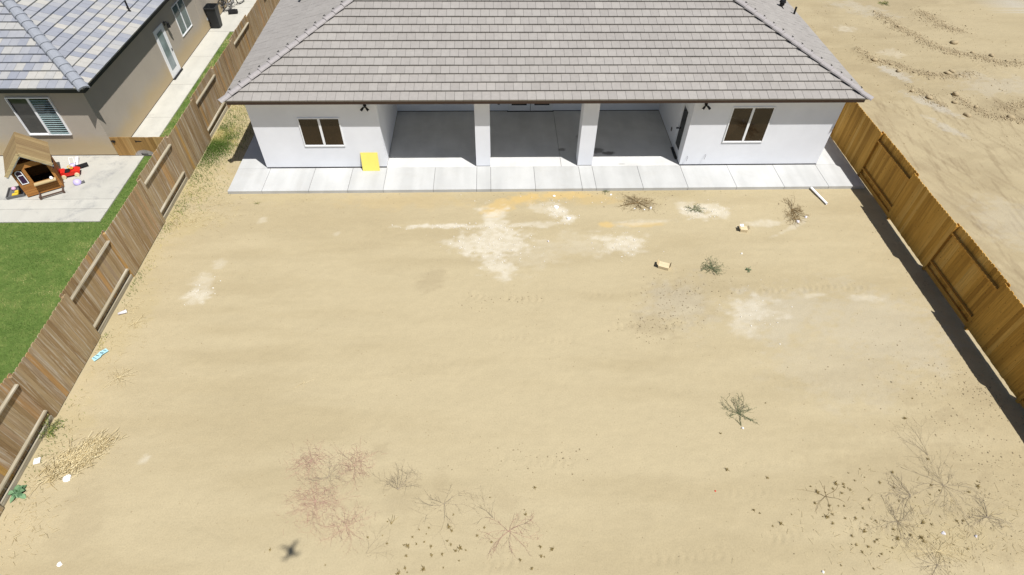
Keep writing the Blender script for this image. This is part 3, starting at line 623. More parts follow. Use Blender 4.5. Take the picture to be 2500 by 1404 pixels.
# ------------------------------------------------------------------ playhouse (local x along its front, y to its back)
ph=empty('playhouse',(-16.73,-1.60,.06),'small brown wooden playhouse with tan board roof on the neighbour patio','playhouse',rz=math.atan2(.58,.96))
PW,PD,EH,RH=1.12,1.22,1.14,1.74
def ppoly(b,pts,y0,y1): b.prism([(x,y0,z) for x,z in pts],(0,y1-y0,0))
fw=MB(); t=.03
nb=5
for i in range(nb): fw.box(0,PW,0-.004*(i%2==9),t,.04+i*.088,.04+(i+1)*.088-.005,random.random())
fw.box(0,.06,.002,t,.48,EH,.2); fw.box(.32,.42,.002,t,.48,EH,.5); fw.box(1.04,PW,.002,t,.48,EH,.8); fw.box(.06,.32,.003,t-.002,.48,.52); fw.box(.06,.32,.003,t-.002,1.06,EH)
fw.box(.42,1.04,.003,t-.002,1.08,EH)
hw=PW/2
fw.prism([(0,.003,EH),(PW,.003,EH),(PW-.22,.003,EH+.22),(PW-.3,.003,EH+.13),(.3,.003,EH+.13),(.22,.003,EH+.22)],(0,t-.005,0),.6)
fw.prism([(.22,.003,EH+.22),(.3,.003,EH+.13),(hw,.003,EH+.42),(PW-.3,.003,EH+.13),(PW-.22,.003,EH+.22),(hw,.003,RH-.08)],(0,t-.005,0),.4)
fw.build('front_wall',M['play_wall'],ph)
for nm,xx in (('side_wall',0),('side_wall',PW-t)):
    b=MB()
    for i in range(9):
        y=t+i*(PD-2*t)/9; y1_=t+(i+1)*(PD-2*t)/9-.003
        if xx>0 and 2<=i<7: b.box(xx,xx+t,y,y1_,.04,.62,random.random()); b.box(xx,xx+t,y,y1_,1.02,EH,random.random())
        else: b.box(xx,xx+t,y,y1_,.04,EH,random.random())
    sw=b.build(nm,M['play_wall'],ph)
    if xx>0:
        for y in (.30,.61):
            b=MB(); a0,a1,z0,z1=y,y+.30,.62,1.02
            b.box(xx-.004,xx+t+.01,a0,a0+.03,z0,z1); b.box(xx-.004,xx+t+.01,a1-.03,a1,z0,z1); b.box(xx-.004,xx+t+.01,a0+.03,a1-.03,z0,z0+.03); b.box(xx-.004,xx+t+.01,a0+.03,a1-.03,z1-.03,z1); b.box(xx,xx+t,(a0+a1)/2-.012,(a0+a1)/2+.012,z0+.03,z1-.03); b.build('side_window_frame',M['dark_frame'],sw)
b=MB(); b.box(0,PW,PD-t,PD,.04,EH); b.prism([(0,PD-t,EH),(PW,PD-t,EH),(hw,PD-t,RH-.06)],(0,t,0)); b.build('back_wall',M['play_wall'],ph)
b=MB(); b.box(t,PW-t,t,PD-t,.05,.08); b.build('floor',M['interior'],ph)
b=MB(); b.box(.40,1.06,-.16,.0,.44,.475,.6); b.build('counter',M['play_trim'],ph)
for s in (-1,1):
    b=MB(); A=Vector((hw,0,RH)); E_=Vector((hw+s*(hw+.12),0,EH-.06)); d=(E_-A); L=d.length; d.normalize(); n=Vector((-d.z,0,d.x)) if s<0 else Vector((d.z*-1,0,d.x)); n=Vector((abs(d.z)*s,0,abs(d.x)))
    m=9 if s>0 else 8
    for i in range(m):
        if s>0:
            y0=-.16+i*(PD+.26)/m; y1_=-.16+(i+1)*(PD+.26)/m-.004; c=(A+E_)/2+Vector((0,(y0+y1_)/2,0)); b.obox(c,d*(L/2),(0,(y1_-y0)/2,0),n*.009,random.random())
        else:
            y0=-.16+i*(PD+.26)/m; y1_=-.16+(i+1)*(PD+.26)/m-.004; c=(A+E_)/2+Vector((0,(y0+y1_)/2,0)); b.obox(c,d*(L/2),(0,(y1_-y0)/2,0),n*.009,random.random())
    rf=b.build('roof',M['play_roof'],ph)
    b=MB(); a=A+Vector((0,-.18,-.03)); e=E_+Vector((0,-.18,-.03)); b.bar(a,e,.03,.10,n); b.build('roof_trim',M['play_trim'],rf)
    b=MB(); 
    for i in range(6):
        p=A.lerp(E_,(i+.5)/6)+Vector((0,-.14,-.11)); b.obox(p,d*(L/12),(0,.008,0),n*(.028 if i%2 else .036))
    b.build('scalloped_trim',M['white'],rf)
b=MB(); x0,x1,z0,z1=.09,.30,.53,1.04
b.box(x0,x1,-.012,.003,z0,z0+.025); b.box(x0,x0+.025,-.012,.003,z0+.025,z1-.08); b.box(x1-.025,x1,-.012,.003,z0+.025,z1-.08)
pts=[((x0+x1)/2+math.cos(a)*(x1-x0-.025)/2,-.004,z1-.08+math.sin(a)*.085) for a in [math.pi*i/8 for i in range(9)]]; b.tube(pts,.013,5)
b.box(x0+.025,x1-.025,-.010,.002,.86,.885)
wf=b.build('front_window',M['white'],ph)
b=MB(); b.box(x0+.026,x1-.026,-.003,.001,z0+.026,z1-.02); b.build('pane',M['dark_frame'],wf)
for x,y in ((.02,.02),(1.06,.02),(.02,1.16),(1.06,1.16)):
    b=MB(); b.box(x,x+.05,y,y+.05,0,.05); b.build('foot',M['brownwood'],ph)
b=MB(); b.box(.34,.40,-.36,-.30,0,.12); b.box(1.05,1.11,-.36,-.30,0,.12); b.box(.36,1.09,-.35,-.31,.06,.10); b.box(.355,.395,-.31,-.0,.06,.10); b.box(1.055,1.095,-.31,-.0,.06,.10); b.build('step_frame',M['brownwood'],ph)
b=MB(); b.lathe([(.0,0),(.045,.0),(.06,.03),(.035,.10),(.0,.11)],(.95,-.06,.475),10); b.build('counter_toy',M['paper'],ph,True)
# toys
o=empty('toy_tray',(-17.25,-1.32,.06),'low grey tray with yellow toys left of the playhouse','tray',rz=.35)
b=MB(); b.box(-.28,.28,-.30,.30,0,.02); b.box(-.28,-.26,-.3,.3,.02,.10); b.box(.26,.28,-.3,.3,.02,.10); b.box(-.26,.26,-.3,-.28,.02,.1); b.box(-.26,.26,.28,.3,.02,.1); b.build('tray',M['greybox'],o)
b=MB(); b.box(-.1,.12,-.24,-.12,.022,.10); b.box(-.05,.1,-.06,.05,.022,.09); b.build('toy_block',M['yellowtoy'],o)
b=MB(); b.lathe([(.0,.0),(.06,.0),(.08,.05),(.05,.1),(0,.11)],(-.12,.22,.022),10); b.build('toy_cup',M['pink'],o,True)
tc=empty('toy_car',(-15.87,-.30,.06),'red plastic ride on toy car beside the playhouse','toy car',rz=.38)
b=MB(); b.prism([(-.33,-.15,.08),(.30,-.15,.08),(.34,-.15,.16),(.26,-.15,.22),(.1,-.15,.23),(.05,-.15,.19),(-.1,-.15,.19),(-.16,-.15,.25),(-.32,-.15,.25)],(0,.30,0)); b.build('body',M['red'],tc)
for x in (-.2,.22):
    for y in (-.165,.165):
        b=MB(); b.cyl((x,y,.075),(0,1,0),.075,.05,14); wv=b.build('wheel',M['cream'],tc)
b=MB(); b.box(-.12,.04,-.12,.12,.192,.22); b.build('seat',M['black'],tc)
b=MB(); b.torus((.1,0,.33),(.5,0,1),.08,.014,14,5); b.tube([(.14,0,.22),(.1,0,.33)],.014,6); b.build('steering_wheel',M['yellowtoy'],tc)
b=MB(); b.prism([(-.32,-.13,.25),(-.27,-.13,.25),(-.33,-.13,.42),(-.38,-.13,.42)],(0,.26,0)); b.build('seat_back',M['red'],tc)
o=empty('toy_helmet',(-15.41,-.80,.06),'small lilac toy helmet lying on the patio','toy',rz=.3)
b=MB(); b.lathe([(.0,.17),(.05,.165),(.10,.135),(.13,.08),(.135,.02),(.125,0)][::-1],(0,0,0),14); b.build('shell',M['lilac'],o,True)
b=MB(); b.tube([(.12,.02,.03),(.2,.05,.05),(.23,-.03,.04),(.12,-.06,.03)],.018,6); b.build('strap',M['greybox'],o)
o=empty('toy_stroller',(-15.98,.12,.06),'white and lilac toy pushchair behind the red toy car','toy',rz=.2); o.scale=(.75,.75,.75)
b=MB(); b.lathe([(.0,0),(.09,.0),(.13,.06),(.12,.14),(.0,.16)],(0,0,.08),12); b.build('seat',M['lilac'],o,True)
b=MB(); 
for x in (-.1,.1): b.tube([(x,-.12,.02),(x,.1,.25),(x,.26,.45)],.012,6)
b.tube([(-.1,.26,.45),(.1,.26,.45)],.014,6); b.build('frame',M['white'],o)
for x in (-.11,.11):
    b=MB(); b.cyl((x,-.12,.045),(1,0,0),.045,.03,10); b.build('wheel',M['pink'],o)
o=tag(MB(),'x','x') if False else None
b=MB(); b.obox((-15.69,.18,.13),(.16,.11,0),(-.05,.07,.02),(0,-.004,.016)); b.obox((-15.76,.13,.152),(.03,.02,0),(-.04,.055,.016),(0,-.003,.01)); tag(b.build('toy_keyboard',M['black']),'black toy board with white patch beside the red toy car','toy')
b=MB(); b.obox((-16.05,.52,.10),(.055,.02,0),(-.08,.22,.03),(0,-.004,.018)); b.cyl((-16.10,.70,.145),(0,0,1),.03,.02,8); tag(b.build('toy_ramp',M['film']),'pale translucent toy ramp near the tan wall','toy')
# rubbish bin
bn=empty('rubbish_bin',(-14.42,12.12,.061),'black wheeled rubbish bin standing open against the tan wall','bin')
b=MB(); 
def ring(w,d,z,c=.06): return [(-w+c,-d,z),(w-c,-d,z),(w,-d+c,z),(w,d-c,z),(w-c,d,z),(-w+c,d,z),(-w,d-c,z),(-w,-d+c,z)]
r0=ring(.20,.23,.03); r1=ring(.27,.31,1.02); r2=ring(.25,.29,1.02); r3=ring(.19,.22,.2)
V=r0+r1+r2+r3; F=[tuple(range(7,-1,-1))]
for a in range(3):
    for i in range(8): F.append((a*8+i,a*8+(i+1)%8,(a+1)*8+(i+1)%8,(a+1)*8+i))
F.append(tuple(24+i for i in range(8))); b.add(V,F); b.build('body',M['bin'],bn)
b=MB(); rr=ring(.29,.33,.97); rq=ring(.29,.33,1.03); ri=ring(.25,.29,1.03); V=rr+rq+ri; F=[(a*8+i,a*8+(i+1)%8,(a+1)*8+(i+1)%8,(a+1)*8+i) for a in range(2) for i in range(8)]; b.add(V,F); b.build('rim',M['bin'],bn)
b=MB(); b.obox((-.32,0,.72),(.012,0,.0),(0,.27,0),(-.05,0,.30)); b.build('lid',M['binlid'],bn)
for y in (-.2,.2):
    b=MB(); b.cyl((-.24,y,.11),(0,1,0),.11,.05,14); b.build('wheel',M['rubber'],bn)
# bicycles
def bicycle(loc,rz,label,mat):
    o=empty('bicycle',loc,label,'bicycle','bicycles on the side path',rz)
    o.rotation_euler=(R(8),0,rz)
    for x in (-.5,.5):
        b=MB(); b.torus((x,0,.33),(0,1,0),.31,.022,28,6); wv=b.build('wheel',M['rubber'],o)
        b=MB(); b.torus((x,0,.33),(0,1,0),.285,.01,24,5)
        for k in range(10): a=math.pi*2*k/10; b.tube([(x,0,.33),(x+math.cos(a)*.28,0,.33+math.sin(a)*.28)],.003,3,False)
        b.cyl((x,0,.33),(0,1,0),.025,.08,8); b.build('rim',M['steel'],wv)
    b=MB(); bb=(-.05,0,.3); st=(-.17,0,.72); hd=(.36,0,.78); h2=(.39,0,.66); rw=(-.5,0,.33); fw_=(.5,0,.33)
    for p,q in ((bb,st),(st,hd),(bb,h2),(bb,rw),(st,rw),(hd,h2),(h2,fw_)): b.tube([p,q],.017,6)
    b.build('frame',mat,o)
    b=MB(); b.tube([st,(-.19,0,.84)],.013,6); b.obox((-.19,0,.86),(.13,0,0),(0,.06,0),(0,0,.025)); b.build('saddle',M['black'],o)
    b=MB(); b.tube([hd,(.34,0,.92)],.014,6); b.tube([(.26,-.29,.95),(.34,-.1,.93),(.34,.1,.93),(.26,.29,.95)],.013,6); b.build('handlebar',M['black'],o)
    b=MB(); b.torus(bb,(0,1,0),.08,.012,14,4); b.tube([(-.05,-.06,.3),(-.05,-.07,.14)],.01,5); b.tube([(-.05,.06,.3),(-.05,.07,.46)],.01,5); b.build('crank',M['steel'],o)
bicycle((-14.62,14.35,.061),R(78),'dark bicycle leaning by the tan wall, nearest the black bin',M['black'])
bicycle((-14.25,14.55,.061),R(66),'dark bicycle with steel frame, standing on the fence side of the other one',M['steel'])
b=MB(); b.obox((-14.1,13.75,.14),(.22,.05,0),(-.03,.14,0),(0,0,.07)); b.obox((-14.1,13.75,.23),(.14,.03,0),(-.02,.09,0),(0,0,.02)); tag(b.build('black_bag',M['rubber']),'black bag lying on the concrete beside the bicycles','bag')
# ------------------------------------------------------------------ yard objects
b=MB(); A=Vector((-5.33,-.235,.102)); 
b.prism([A,A+Vector((.625,0.005,0)),A+Vector((.60,.215,.655)),A+Vector((-.02,.215,.655))],Vector((0,.011,-.004))); tag(b.build('yellow_board',M['yellow']),'bright yellow board leaning against the white wall','board')
def pipe():
    a=Vector((*(11.11,-1.38),.03)); c=Vector((*(11.33,-2.30),.03)); b=MB(); n=12; d=(c-a).normalized(); s=d.cross(Vector((0,0,1))); V=[]
    for r in (.04,.032):
        for p in (a,c):
            for k in range(n): V.append(p+Vector((0,0,.02))+(s*math.cos(2*math.pi*k/n)+Vector((0,0,1))*math.sin(2*math.pi*k/n))*r)
    F=[(k,(k+1)%n,n+(k+1)%n,n+k) for k in range(n)]+[(2*n+k,3*n+k,3*n+(k+1)%n,2*n+(k+1)%n) for k in range(n)]
    for e in (0,1): F+=[(e*n+k,e*n+(k+1)%n,(e+2)*n+(k+1)%n,(e+2)*n+k) for k in range(n)]
    b.add(V,F); tag(b.build('plastic_pipe',M['pvc'],None,True),'white plastic pipe lying on the dirt near the walkway corner','pipe')
pipe()
def carton(loc,rz,lx,ly,h,label,flap):
    o=empty('cardboard_box',(loc[0],loc[1],gz(*loc)),label,'box',rz=rz); t=.006
    b=MB(); b.box(-lx,lx,-ly,ly,0,t); b.box(-lx,-lx+t,-ly,ly,t,h); b.box(lx-t,lx,-ly,ly,t,h); b.box(-lx+t,lx-t,-ly,-ly+t,t,h); b.box(-lx+t,lx-t,ly-t,ly,t,h); b.build('carton',M['card'],o)
    for i,(ax,c,s) in enumerate(((0,-1,1),(0,1,1),(1,-1,0),(1,1,0))):
        b=MB(); a=flap[i]
        if ax==0: 
            y=c*ly; d=Vector((0,-c*math.cos(a),math.sin(a)))*ly*.98; b.obox(Vector((0,y,h))+d/2,(lx*.98,0,0),d/2,(0,.0015,.003))
        else:
            x=c*lx; d=Vector((-c*math.cos(a),0,math.sin(a)))*ly*.8; b.obox(Vector((x,0,h))+d/2,(0,ly*.96,0),d/2,(.0015,0,.003))
        b.build('flap',M['card' if i!=2 else 'card_in'],o)
    return o
carton((4.86,-5.29),R(-22),.165,.115,.10,'opened tan cardboard box in the middle of the yard, casting a sharp shadow',(.03,.06,2.3,2.0))
carton((7.93,-3.61),R(-8),.115,.095,.105,'small cardboard box with white paper on top, nearer the walkway',(.05,.1,2.4,2.2))
b=MB(); c=(7.91,-3.49); 
b.add([(c[0]-.09,c[1]-.06,.135),(c[0]+.03,c[1]-.07,.14),(c[0]+.04,c[1]+.05,.15),(c[0]-.08,c[1]+.06,.133),(c[0]-.03,c[1],.16)],[(0,1,4),(1,2,4),(2,3,4),(3,0,4),(0,3,2,1)]); tag(b.build('paper_sheet',M['paper']),'crumpled white paper lying on the small cardboard box','paper')
def crumple(name,px,r,h,mat,label,cat,seed,flat=1.,group=None):
    random.seed(seed); b=MB(); n=9; V=[]
    for j in range(4):
        for k in range(n):
            a=2*math.pi*k/n; rr=r*.62*(1.,.85,.55,.15)[j]*random.uniform(.65,1.25); V.append((px[0]+math.cos(a)*rr,px[1]+math.sin(a)*rr*flat,gz(*px)+.004+h*(0,.45,.8,1.)[j]*random.uniform(.7,1.2)))
    F=[(j*n+k,j*n+(k+1)%n,(j+1)*n+(k+1)%n,(j+1)*n+k) for j in range(3) for k in range(n)]+[tuple(27+k for k in range(n)),tuple(n-1-k for k in range(n))]
    b.add(V,F); return tag(b.build(name,mat),label,cat,group)
crumple('plastic_bag',(-10.54,-11.93),.15,.09,M['paper'],'crumpled white plastic bag at the end of the dry straw pile','bag',3)
b=MB(); c=(-11.45,-11.49); b.obox((c[0],c[1],gz(*c)+.03),(.065,.02,0),(-.02,.065,.0),(0,.004,.012)); tag(b.build('white_tag',M['paper']),'small square white scrap beside the weathered fence','scrap')
cp=empty('paper_cup',(*(-11.34,-6.91),.045),'white paper cup lying on its side by the weathered fence','cup',rz=R(25))
b=MB(); b.tube([(-.11,0,0),(.10,0,.005)],[.035,.05],14); b.build('cup',M['film'],cp,True)
b=MB(); b.tube([(.10,0,.005),(.115,0,.0055)],[.054,.054],14); b.build('lid',M['paper'],cp,True)
# pale blue wrapper
wr=empty('plastic_wrapper',(*(-11.33,-8.40),.02),'flattened pale blue plastic wrapper with dark print by the weathered fence','wrapper',rz=R(57)); wr.scale=(.72,.72,.72)
b=MB(); 
P=[(-.30,-.10,.01),(-.06,-.125,.02),(.02,-.10,.045),(.28,-.115,.015),(.30,.085,.012),(.05,.10,.04),(-.03,.085,.03),(-.27,.11,.012)]
b.prism(P,(0,0,.012)); b.build('film',M['bluebag'],wr)
for x,y,w_,h_ in ((-.20,0,.018,.13),(-.08,.0,.02,.15),(.07,-.01,.03,.14),(.12,-.02,.012,.10),(.21,0,.014,.13)):
    b=MB(); z=.036 if abs(x)<.1 else .03; b.obox((x,y,z+.012),(w_/2,.006,0),(-.02,h_/2,0),(0,0,.004)); b.build('print',M['ink'],wr)
LIT=[('plastic_bottle',(1.27,-4.05),.05,.05,M['film'],'tiny pale plastic bottle standing alone on the open dirt','bottle',11),
 ('foam_piece',(7.54,-4.74),.06,.05,M['paper'],'white foam scrap below the small cardboard box','scrap',12),
 ('foam_cup',(5.00,-2.41),.07,.08,M['paper'],'white foam cup beside the low dead bush by the walkway','cup',13),
 ('paper_scrap',(4.77,-2.47),.05,.03,M['paper'],'white paper scrap just left of the foam cup','scrap',14),
 ('paper_scrap',(4.43,-2.42),.045,.03,M['paper'],'white paper scrap furthest left of the foam cup','scrap',15),
 ('paper_scrap',(3.72,-1.59),.07,.02,M['paper'],'thin white scrap near the walkway edge above the dead bush','scrap',16),
 ('plastic_film',(9.98,-3.18),.10,.05,M['film'],'clouded plastic film at the foot of the curled dead brush','film',17),
 ('plastic_film',(10.34,-2.95),.09,.05,M['film'],'clouded plastic film right of the curled dead brush','film',18),
 ('plaster_lump',(1.66,-1.65),.09,.03,M['paper'],'white plaster lump on the orange stained dirt','lump',19),
 ('plaster_lump',(1.68,-2.29),.14,.05,M['paper'],'biggest white plaster lump at the top of the powder patch','lump',20),
 ('plaster_lump',(2.06,-2.91),.12,.05,M['paper'],'round white plaster lump at the right end of the powder patch','lump',21),
 ('plastic_scrap',(-9.80,-13.85),.08,.03,M['paper'],'thin white plastic scrap in the lower left corner of the yard','scrap',22),
 ('plastic_scrap',(5.69,-11.01),.05,.04,M['paper'],'white scrap at the root of the sparse sage weed','scrap',23),
 ('plastic_scrap',(10.11,-13.78),.05,.04,M['film'],'grey stone like scrap in the right hand weeds','scrap',24),
 ('plastic_scrap',(6.39,-14.43),.05,.04,M['paper'],'small white scrap at the bottom edge right of centre','scrap',25),
 ('plastic_scrap',(9.42,-13.70),.07,.03,M['film'],'pale flat scrap left of the grey scrap in the weeds','scrap',27),
 ('red_scrap',(4.56,-12.61),.03,.02,M['red'],'tiny red scrap on the open dirt','scrap',26)]
for nm,p,r,h,m,lab,cat,sd_ in LIT: crumple(nm,p,r,h,m,lab,cat,sd_)
# ------------------------------------------------------------------ plants
def tri_tubes(segs):
    """segs: list of (p0,p1,r0,r1,rnd) -> verts, faces, rnd"""
    A=np.array([s[0] for s in segs],float); B=np.array([s[1] for s in segs],float); r0=np.array([s[2] for s in segs]); r1=np.array([s[3] for s in segs]); rn=np.array([s[4] for s in segs])
    d=B-A; d/=np.linalg.norm(d,axis=1,keepdims=True)+1e-9; up=np.tile([0,0,1.],(len(d),1)); up[np.abs(d[:,2])>.95]=[1,0,0]
    a=np.cross(d,up); a/=np.linalg.norm(a,axis=1,keepdims=True)+1e-9; b=np.cross(a,d); V=[]
    for P,r in ((A,r0),(B,r1)):
        for k in range(3):
            t=2*math.pi*k/3+math.pi/2; V.append(P+(a*math.cos(t)+b*math.sin(t))*r[:,None])
    V=np.stack(V,1).reshape(-1,3); n=len(d); i=np.arange(n)[:,None,None]*6
    F=(i+np.array([[0,1,4,3],[1,2,5,4],[2,0,3,5]])[None]).reshape(-1,4); return V,F,np.repeat(rn,3)
def branch(segs,p,d,L,r,depth,rng,wig=.35,droop=0.,side=.6,nseg=5,kids=3,rnd=None):
    q=np.array(p,float); d=np.array(d,float); d/=np.linalg.norm(d); rn=rng.random() if rnd is None else rnd
    for i in range(nseg):
        d=d+rng.normal(0,wig,3)*np.array([1,1,.45])*.5; d[2]-=droop*.2; d/=np.linalg.norm(d)
        e=q+d*L/nseg; e[2]=max(e[2],.006)
        segs.append((q,e,r*(1-.7*i/nseg),r*(1-.7*(i+1)/nseg),min(1,max(0,rn+rng.normal(0,.12))))); q=e
        if depth>0 and i>=1 or depth>1:
            for _ in range(kids if i%2 else max(1,kids-1)):
                if rng.random()<.75:
                    nd=d+rng.normal(0,side,3)*np.array([1,1,.5]); branch(segs,q,nd,L*rng.uniform(.3,.6),r*.6,depth-1,rng,wig,droop,side,max(3,nseg-1),kids)
def leaves(rng,P,n,size,spread):
    idx=rng.integers(0,len(P),n); C=P[idx]+rng.normal(0,spread,(n,3)); C[:,2]=np.abs(C[:,2])+.005
    a=rng.normal(0,1,(n,3)); a/=np.linalg.norm(a,axis=1,keepdims=True); b=rng.normal(0,1,(n,3)); b-=a*(a*b).sum(1,keepdims=True); b/=np.linalg.norm(b,axis=1,keepdims=True)
    s=size*rng.uniform(.6,1.4,(n,1)); V=np.stack([C-a*s,C+b*s*.32,C+a*s,C-b*s*.32],1).reshape(-1,3); F=np.arange(4*n).reshape(n,4); return V,F,rng.random(n)
def plant(name,loc,label,cat,mat,rng_seed,n=7,L=.5,r=.005,depth=1,elev=.35,kids=2,leaf=None,leafmat=None,group=None,squash=(1,1),arc=(0,2*math.pi),wig=.35,z=None):
    rng=np.random.default_rng(rng_seed); segs=[]
    for k in range(n):
        a=arc[0]+(arc[1]-arc[0])*(k+rng.uniform(.1,.9))/n; e=elev*rng.uniform(.3,1.6)
        branch(segs,(rng.normal(0,.01),rng.normal(0,.01),.01),(math.cos(a),math.sin(a),e),L*rng.uniform(.6,1.15),r,depth,rng,wig,.5,.6,5,kids)
    if mat is M['twig_red'] and n>13:
        for _ in range(n*11):
            p=np.array([rng.normal(0,L*.42),rng.normal(0,L*.36),rng.uniform(.006,.03)]); th=rng.uniform(0,6.3); l=rng.uniform(.05,.13); q=p+np.array([math.cos(th)*l,math.sin(th)*l,rng.uniform(-.01,.02)]); q[2]=max(q[2],.005); e=q+np.array([math.cos(th+rng.normal(0,.7))*l*.6,math.sin(th+rng.normal(0,.7))*l*.6,0]); c_=rng.random(); segs.append((p,q,.0022,.0018,c_)); segs.append((q,e,.0018,.001,c_))
    V,F,rn=tri_tubes(segs); V[:,0]*=squash[0]; V[:,1]*=squash[1]
    zz=gz(*loc) if z is None else z
    if leaf:
        o=empty(name,(loc[0],loc[1],zz),label,cat,group); np_mesh('stem',V,F,mat,o,rn)
        lv,lf,lr=leaves(rng,V,*leaf); np_mesh('foliage',lv,lf,leafmat,o,lr)
    else:
        o=np_mesh(name,V,F,mat,None,rn); o.location=(loc[0],loc[1],zz); tag(o,label,cat,group)
    return o
PI=math.pi
plant('dry_weed',(-4.97,-11.63),'faded red dry weed, upper left of the red patch','dead plant',M['twig_red'],1,17,.5,.003,2,.10,2)
plant('dry_weed',(-3.93,-11.76),'faded red dry weed beside the round damp spot','dead plant',M['twig_red'],2,16,.5,.003,2,.10,2)
plant('dry_weed',(-4.68,-12.63),'largest and reddest dry weed mat on the bare dirt','dead plant',M['twig_red'],3,28,.66,.003,2,.08,2)
plant('dry_weed',(-3.89,-13.21),'faded red dry weed at the lower tip of the red patch','dead plant',M['twig_red'],4,14,.52,.003,2,.10,2)
plant('dry_weed',(-4.50,-12.05),'thin grey dry weed inside the red patch','dead plant',M['twig_grey'],5,16,.5,.0035,2,.10,2)
plant('dry_weed',(-2.82,-12.39),'fan shaped grey dead weed right of the red patch','dead plant',M['twig_grey'],6,14,.55,.0038,2,.15,2,arc=(.2,3.0))
plant('dry_weed',(-1.73,-12.75),'forked grey dead weed with a yellow tip','dead plant',M['twig_grey'],7,9,.60,0.0037,2,.2,2)
plant('dry_weed',(-0.27,-13.41),'red stemmed sprawling dead weed near the bottom centre','dead plant',M['twig_red'],8,10,.62,0.0043,2,.15,2)
plant('dry_weed',(-0.61,-13.11),'thin grey branch touching the red stemmed dead weed','dead plant',M['twig_grey'],9,4,.6,0.0037,2,.15,2,arc=(1.6,3.3))
plant('dry_weed',(-3.36,-13.80),'thin curved grey weed right of the drone shadow','dead plant',M['twig_grey'],10,5,.55,0.0025,2,.1,2,arc=(-.4,1.4))
plant('dry_weed',(-2.90,-13.19),'tiny olive sprig above the curved grey weed','dead plant',M['tuft'],40,4,.25,.006,0,.2,1,arc=(.2,2.6))
plant('dry_weed',(10.01,-12.61),'tall pale dead weed spreading in a star by the cedar fence','dead plant',M['twig_grey'],11,13,.85,0.0037,2,.15,2)
plant('dry_weed',(9.10,-12.83),'long grey dead branch left of the star shaped weed','dead plant',M['twig_grey'],12,9,.62,0.0043,2,.15,2,arc=(1.5,4.2))
plant('dry_weed',(8.51,-13.43),'bushy grey dead weed in the middle of the brown tufts','dead plant',M['twig_grey'],13,12,.55,0.0037,2,.25,2)
plant('dry_weed',(10.62,-13.37),'dark grey dead weed nearest the cedar fence shadow','dead plant',M['twig_grey'],14,13,.50,0.0043,2,.25,2)
plant('dry_weed',(8.92,-14.36),'thin grey dead weed at the bottom edge under the tufts','dead plant',M['twig_grey'],15,13,.50,0.0031,2,.15,2)
plant('dry_weed',(7.10,-12.80),'thin yellowish dead weed at the left end of the tufts','dead plant',M['twig_brown'],16,6,.5,.005,1,.15,1)
plant('dry_weed',(0.61,-10.48),'',None,M['twig_grey'],17,1,.1,.003,0,.1,1) if False else None
plant('dry_weed',(10.04,-11.83),'long faint grey stalk above the star shaped weed','dead plant',M['twig_grey'],18,5,.9,0.0025,2,.1,2,arc=(1.3,2.3))
plant('dead_bush',(4.61,-2.11),'low dark dead bush below the walkway','dead plant',M['twig_brown'],20,26,.55,.006,2,.16,2,squash=(1.15,.75))
plant('dead_bush',(9.98,-2.55),'curled brown dead brush near the white pipe','dead plant',M['twig_brown'],21,22,.55,.007,2,.25,2,squash=(.75,1.05),arc=(-2.6,1.6))
plant('dead_bush',(9.91,-3.05),'lower end of the curled brown dead brush, with plastic film','dead plant',M['twig_brown'],22,14,.35,.006,1,.3,2)
plant('sage_weed',(6.38,-5.37),'grey green spiky weed in the middle right of the yard','weed',M['sage'],23,26,.34,.007,1,.5,1,(500,.022,.015),M['sage'])
plant('sage_weed',(7.53,-5.47),'tiny dark green weed right of the spiky weed','weed',M['sage'],24,8,.10,.007,1,.5,1,(90,.022,.015),M['broadleaf'])
plant('sage_weed',(5.71,-10.59),'sparse sage green weed with long side branch on the open dirt','weed',M['sage'],25,13,.46,.007,1,.3,2,(330,.018,.012),M['sage'],arc=(-.9,3.3))
plant('sage_weed',(5.67,-10.94),'drooping sage green stem leading down to a white scrap','weed',M['sage'],26,3,.45,.007,1,.3,2,(90,.016,.010),M['sage'],arc=(1.3,2.2))
plant('sage_weed',(6.53,-2.50),'olive weed growing in the white powder near the walkway','weed',M['sage'],27,16,.28,.006,1,.35,2,(260,.02,.015),M['sage'],squash=(1.1,.8))
plant('sage_weed',(3.54,-1.40),'small dark weed at the walkway edge','weed',M['sage'],28,8,.16,.006,1,.4,1,(100,.02,.015),M['sage'])
plant('green_bush',(-11.58,-10.64),'green bushy weed at the foot of the weathered fence','weed',M['sage'],29,20,.30,.006,1,.8,2,(900,.022,.02),M['weed_green'])
plant('dry_weed',(-10.51,-9.14),'yellow dry grass clump under the blue wrapper','dead plant',M['straw'],30,24,.36,.004,1,.3,1)
plant('dry_weed',(-10.84,-7.29),'pale dry grass sprig near the paper cup','dead plant',M['straw'],31,12,.28,.004,1,.2,1)
plant('dry_weed',(-5.66,-9.54) if False else (-5.61,-9.42),'faint yellow straw wisp on the open dirt','dead plant',M['straw'],32,4,.3,.004,0,.1,1)
plant('dry_weed',(-8.78,-1.94),'small green yellow sprig below the walkway corner','weed',M['weed_green'],33,9,.16,.005,0,.5,1)
plant('dry_weed',(8.06,-13.91) if False else (9.10,-14.07),'yellow straw mat among the brown tufts','dead plant',M['straw'],34,22,.55,.004,1,.08,1,squash=(1.3,.6))
plant('sage_weed',(21.64,15.19),'small green weed on the vacant lot beyond the roof','weed',M['sage'],35,16,.3,.008,1,.5,1,(260,.03,.03),M['weed_green'])
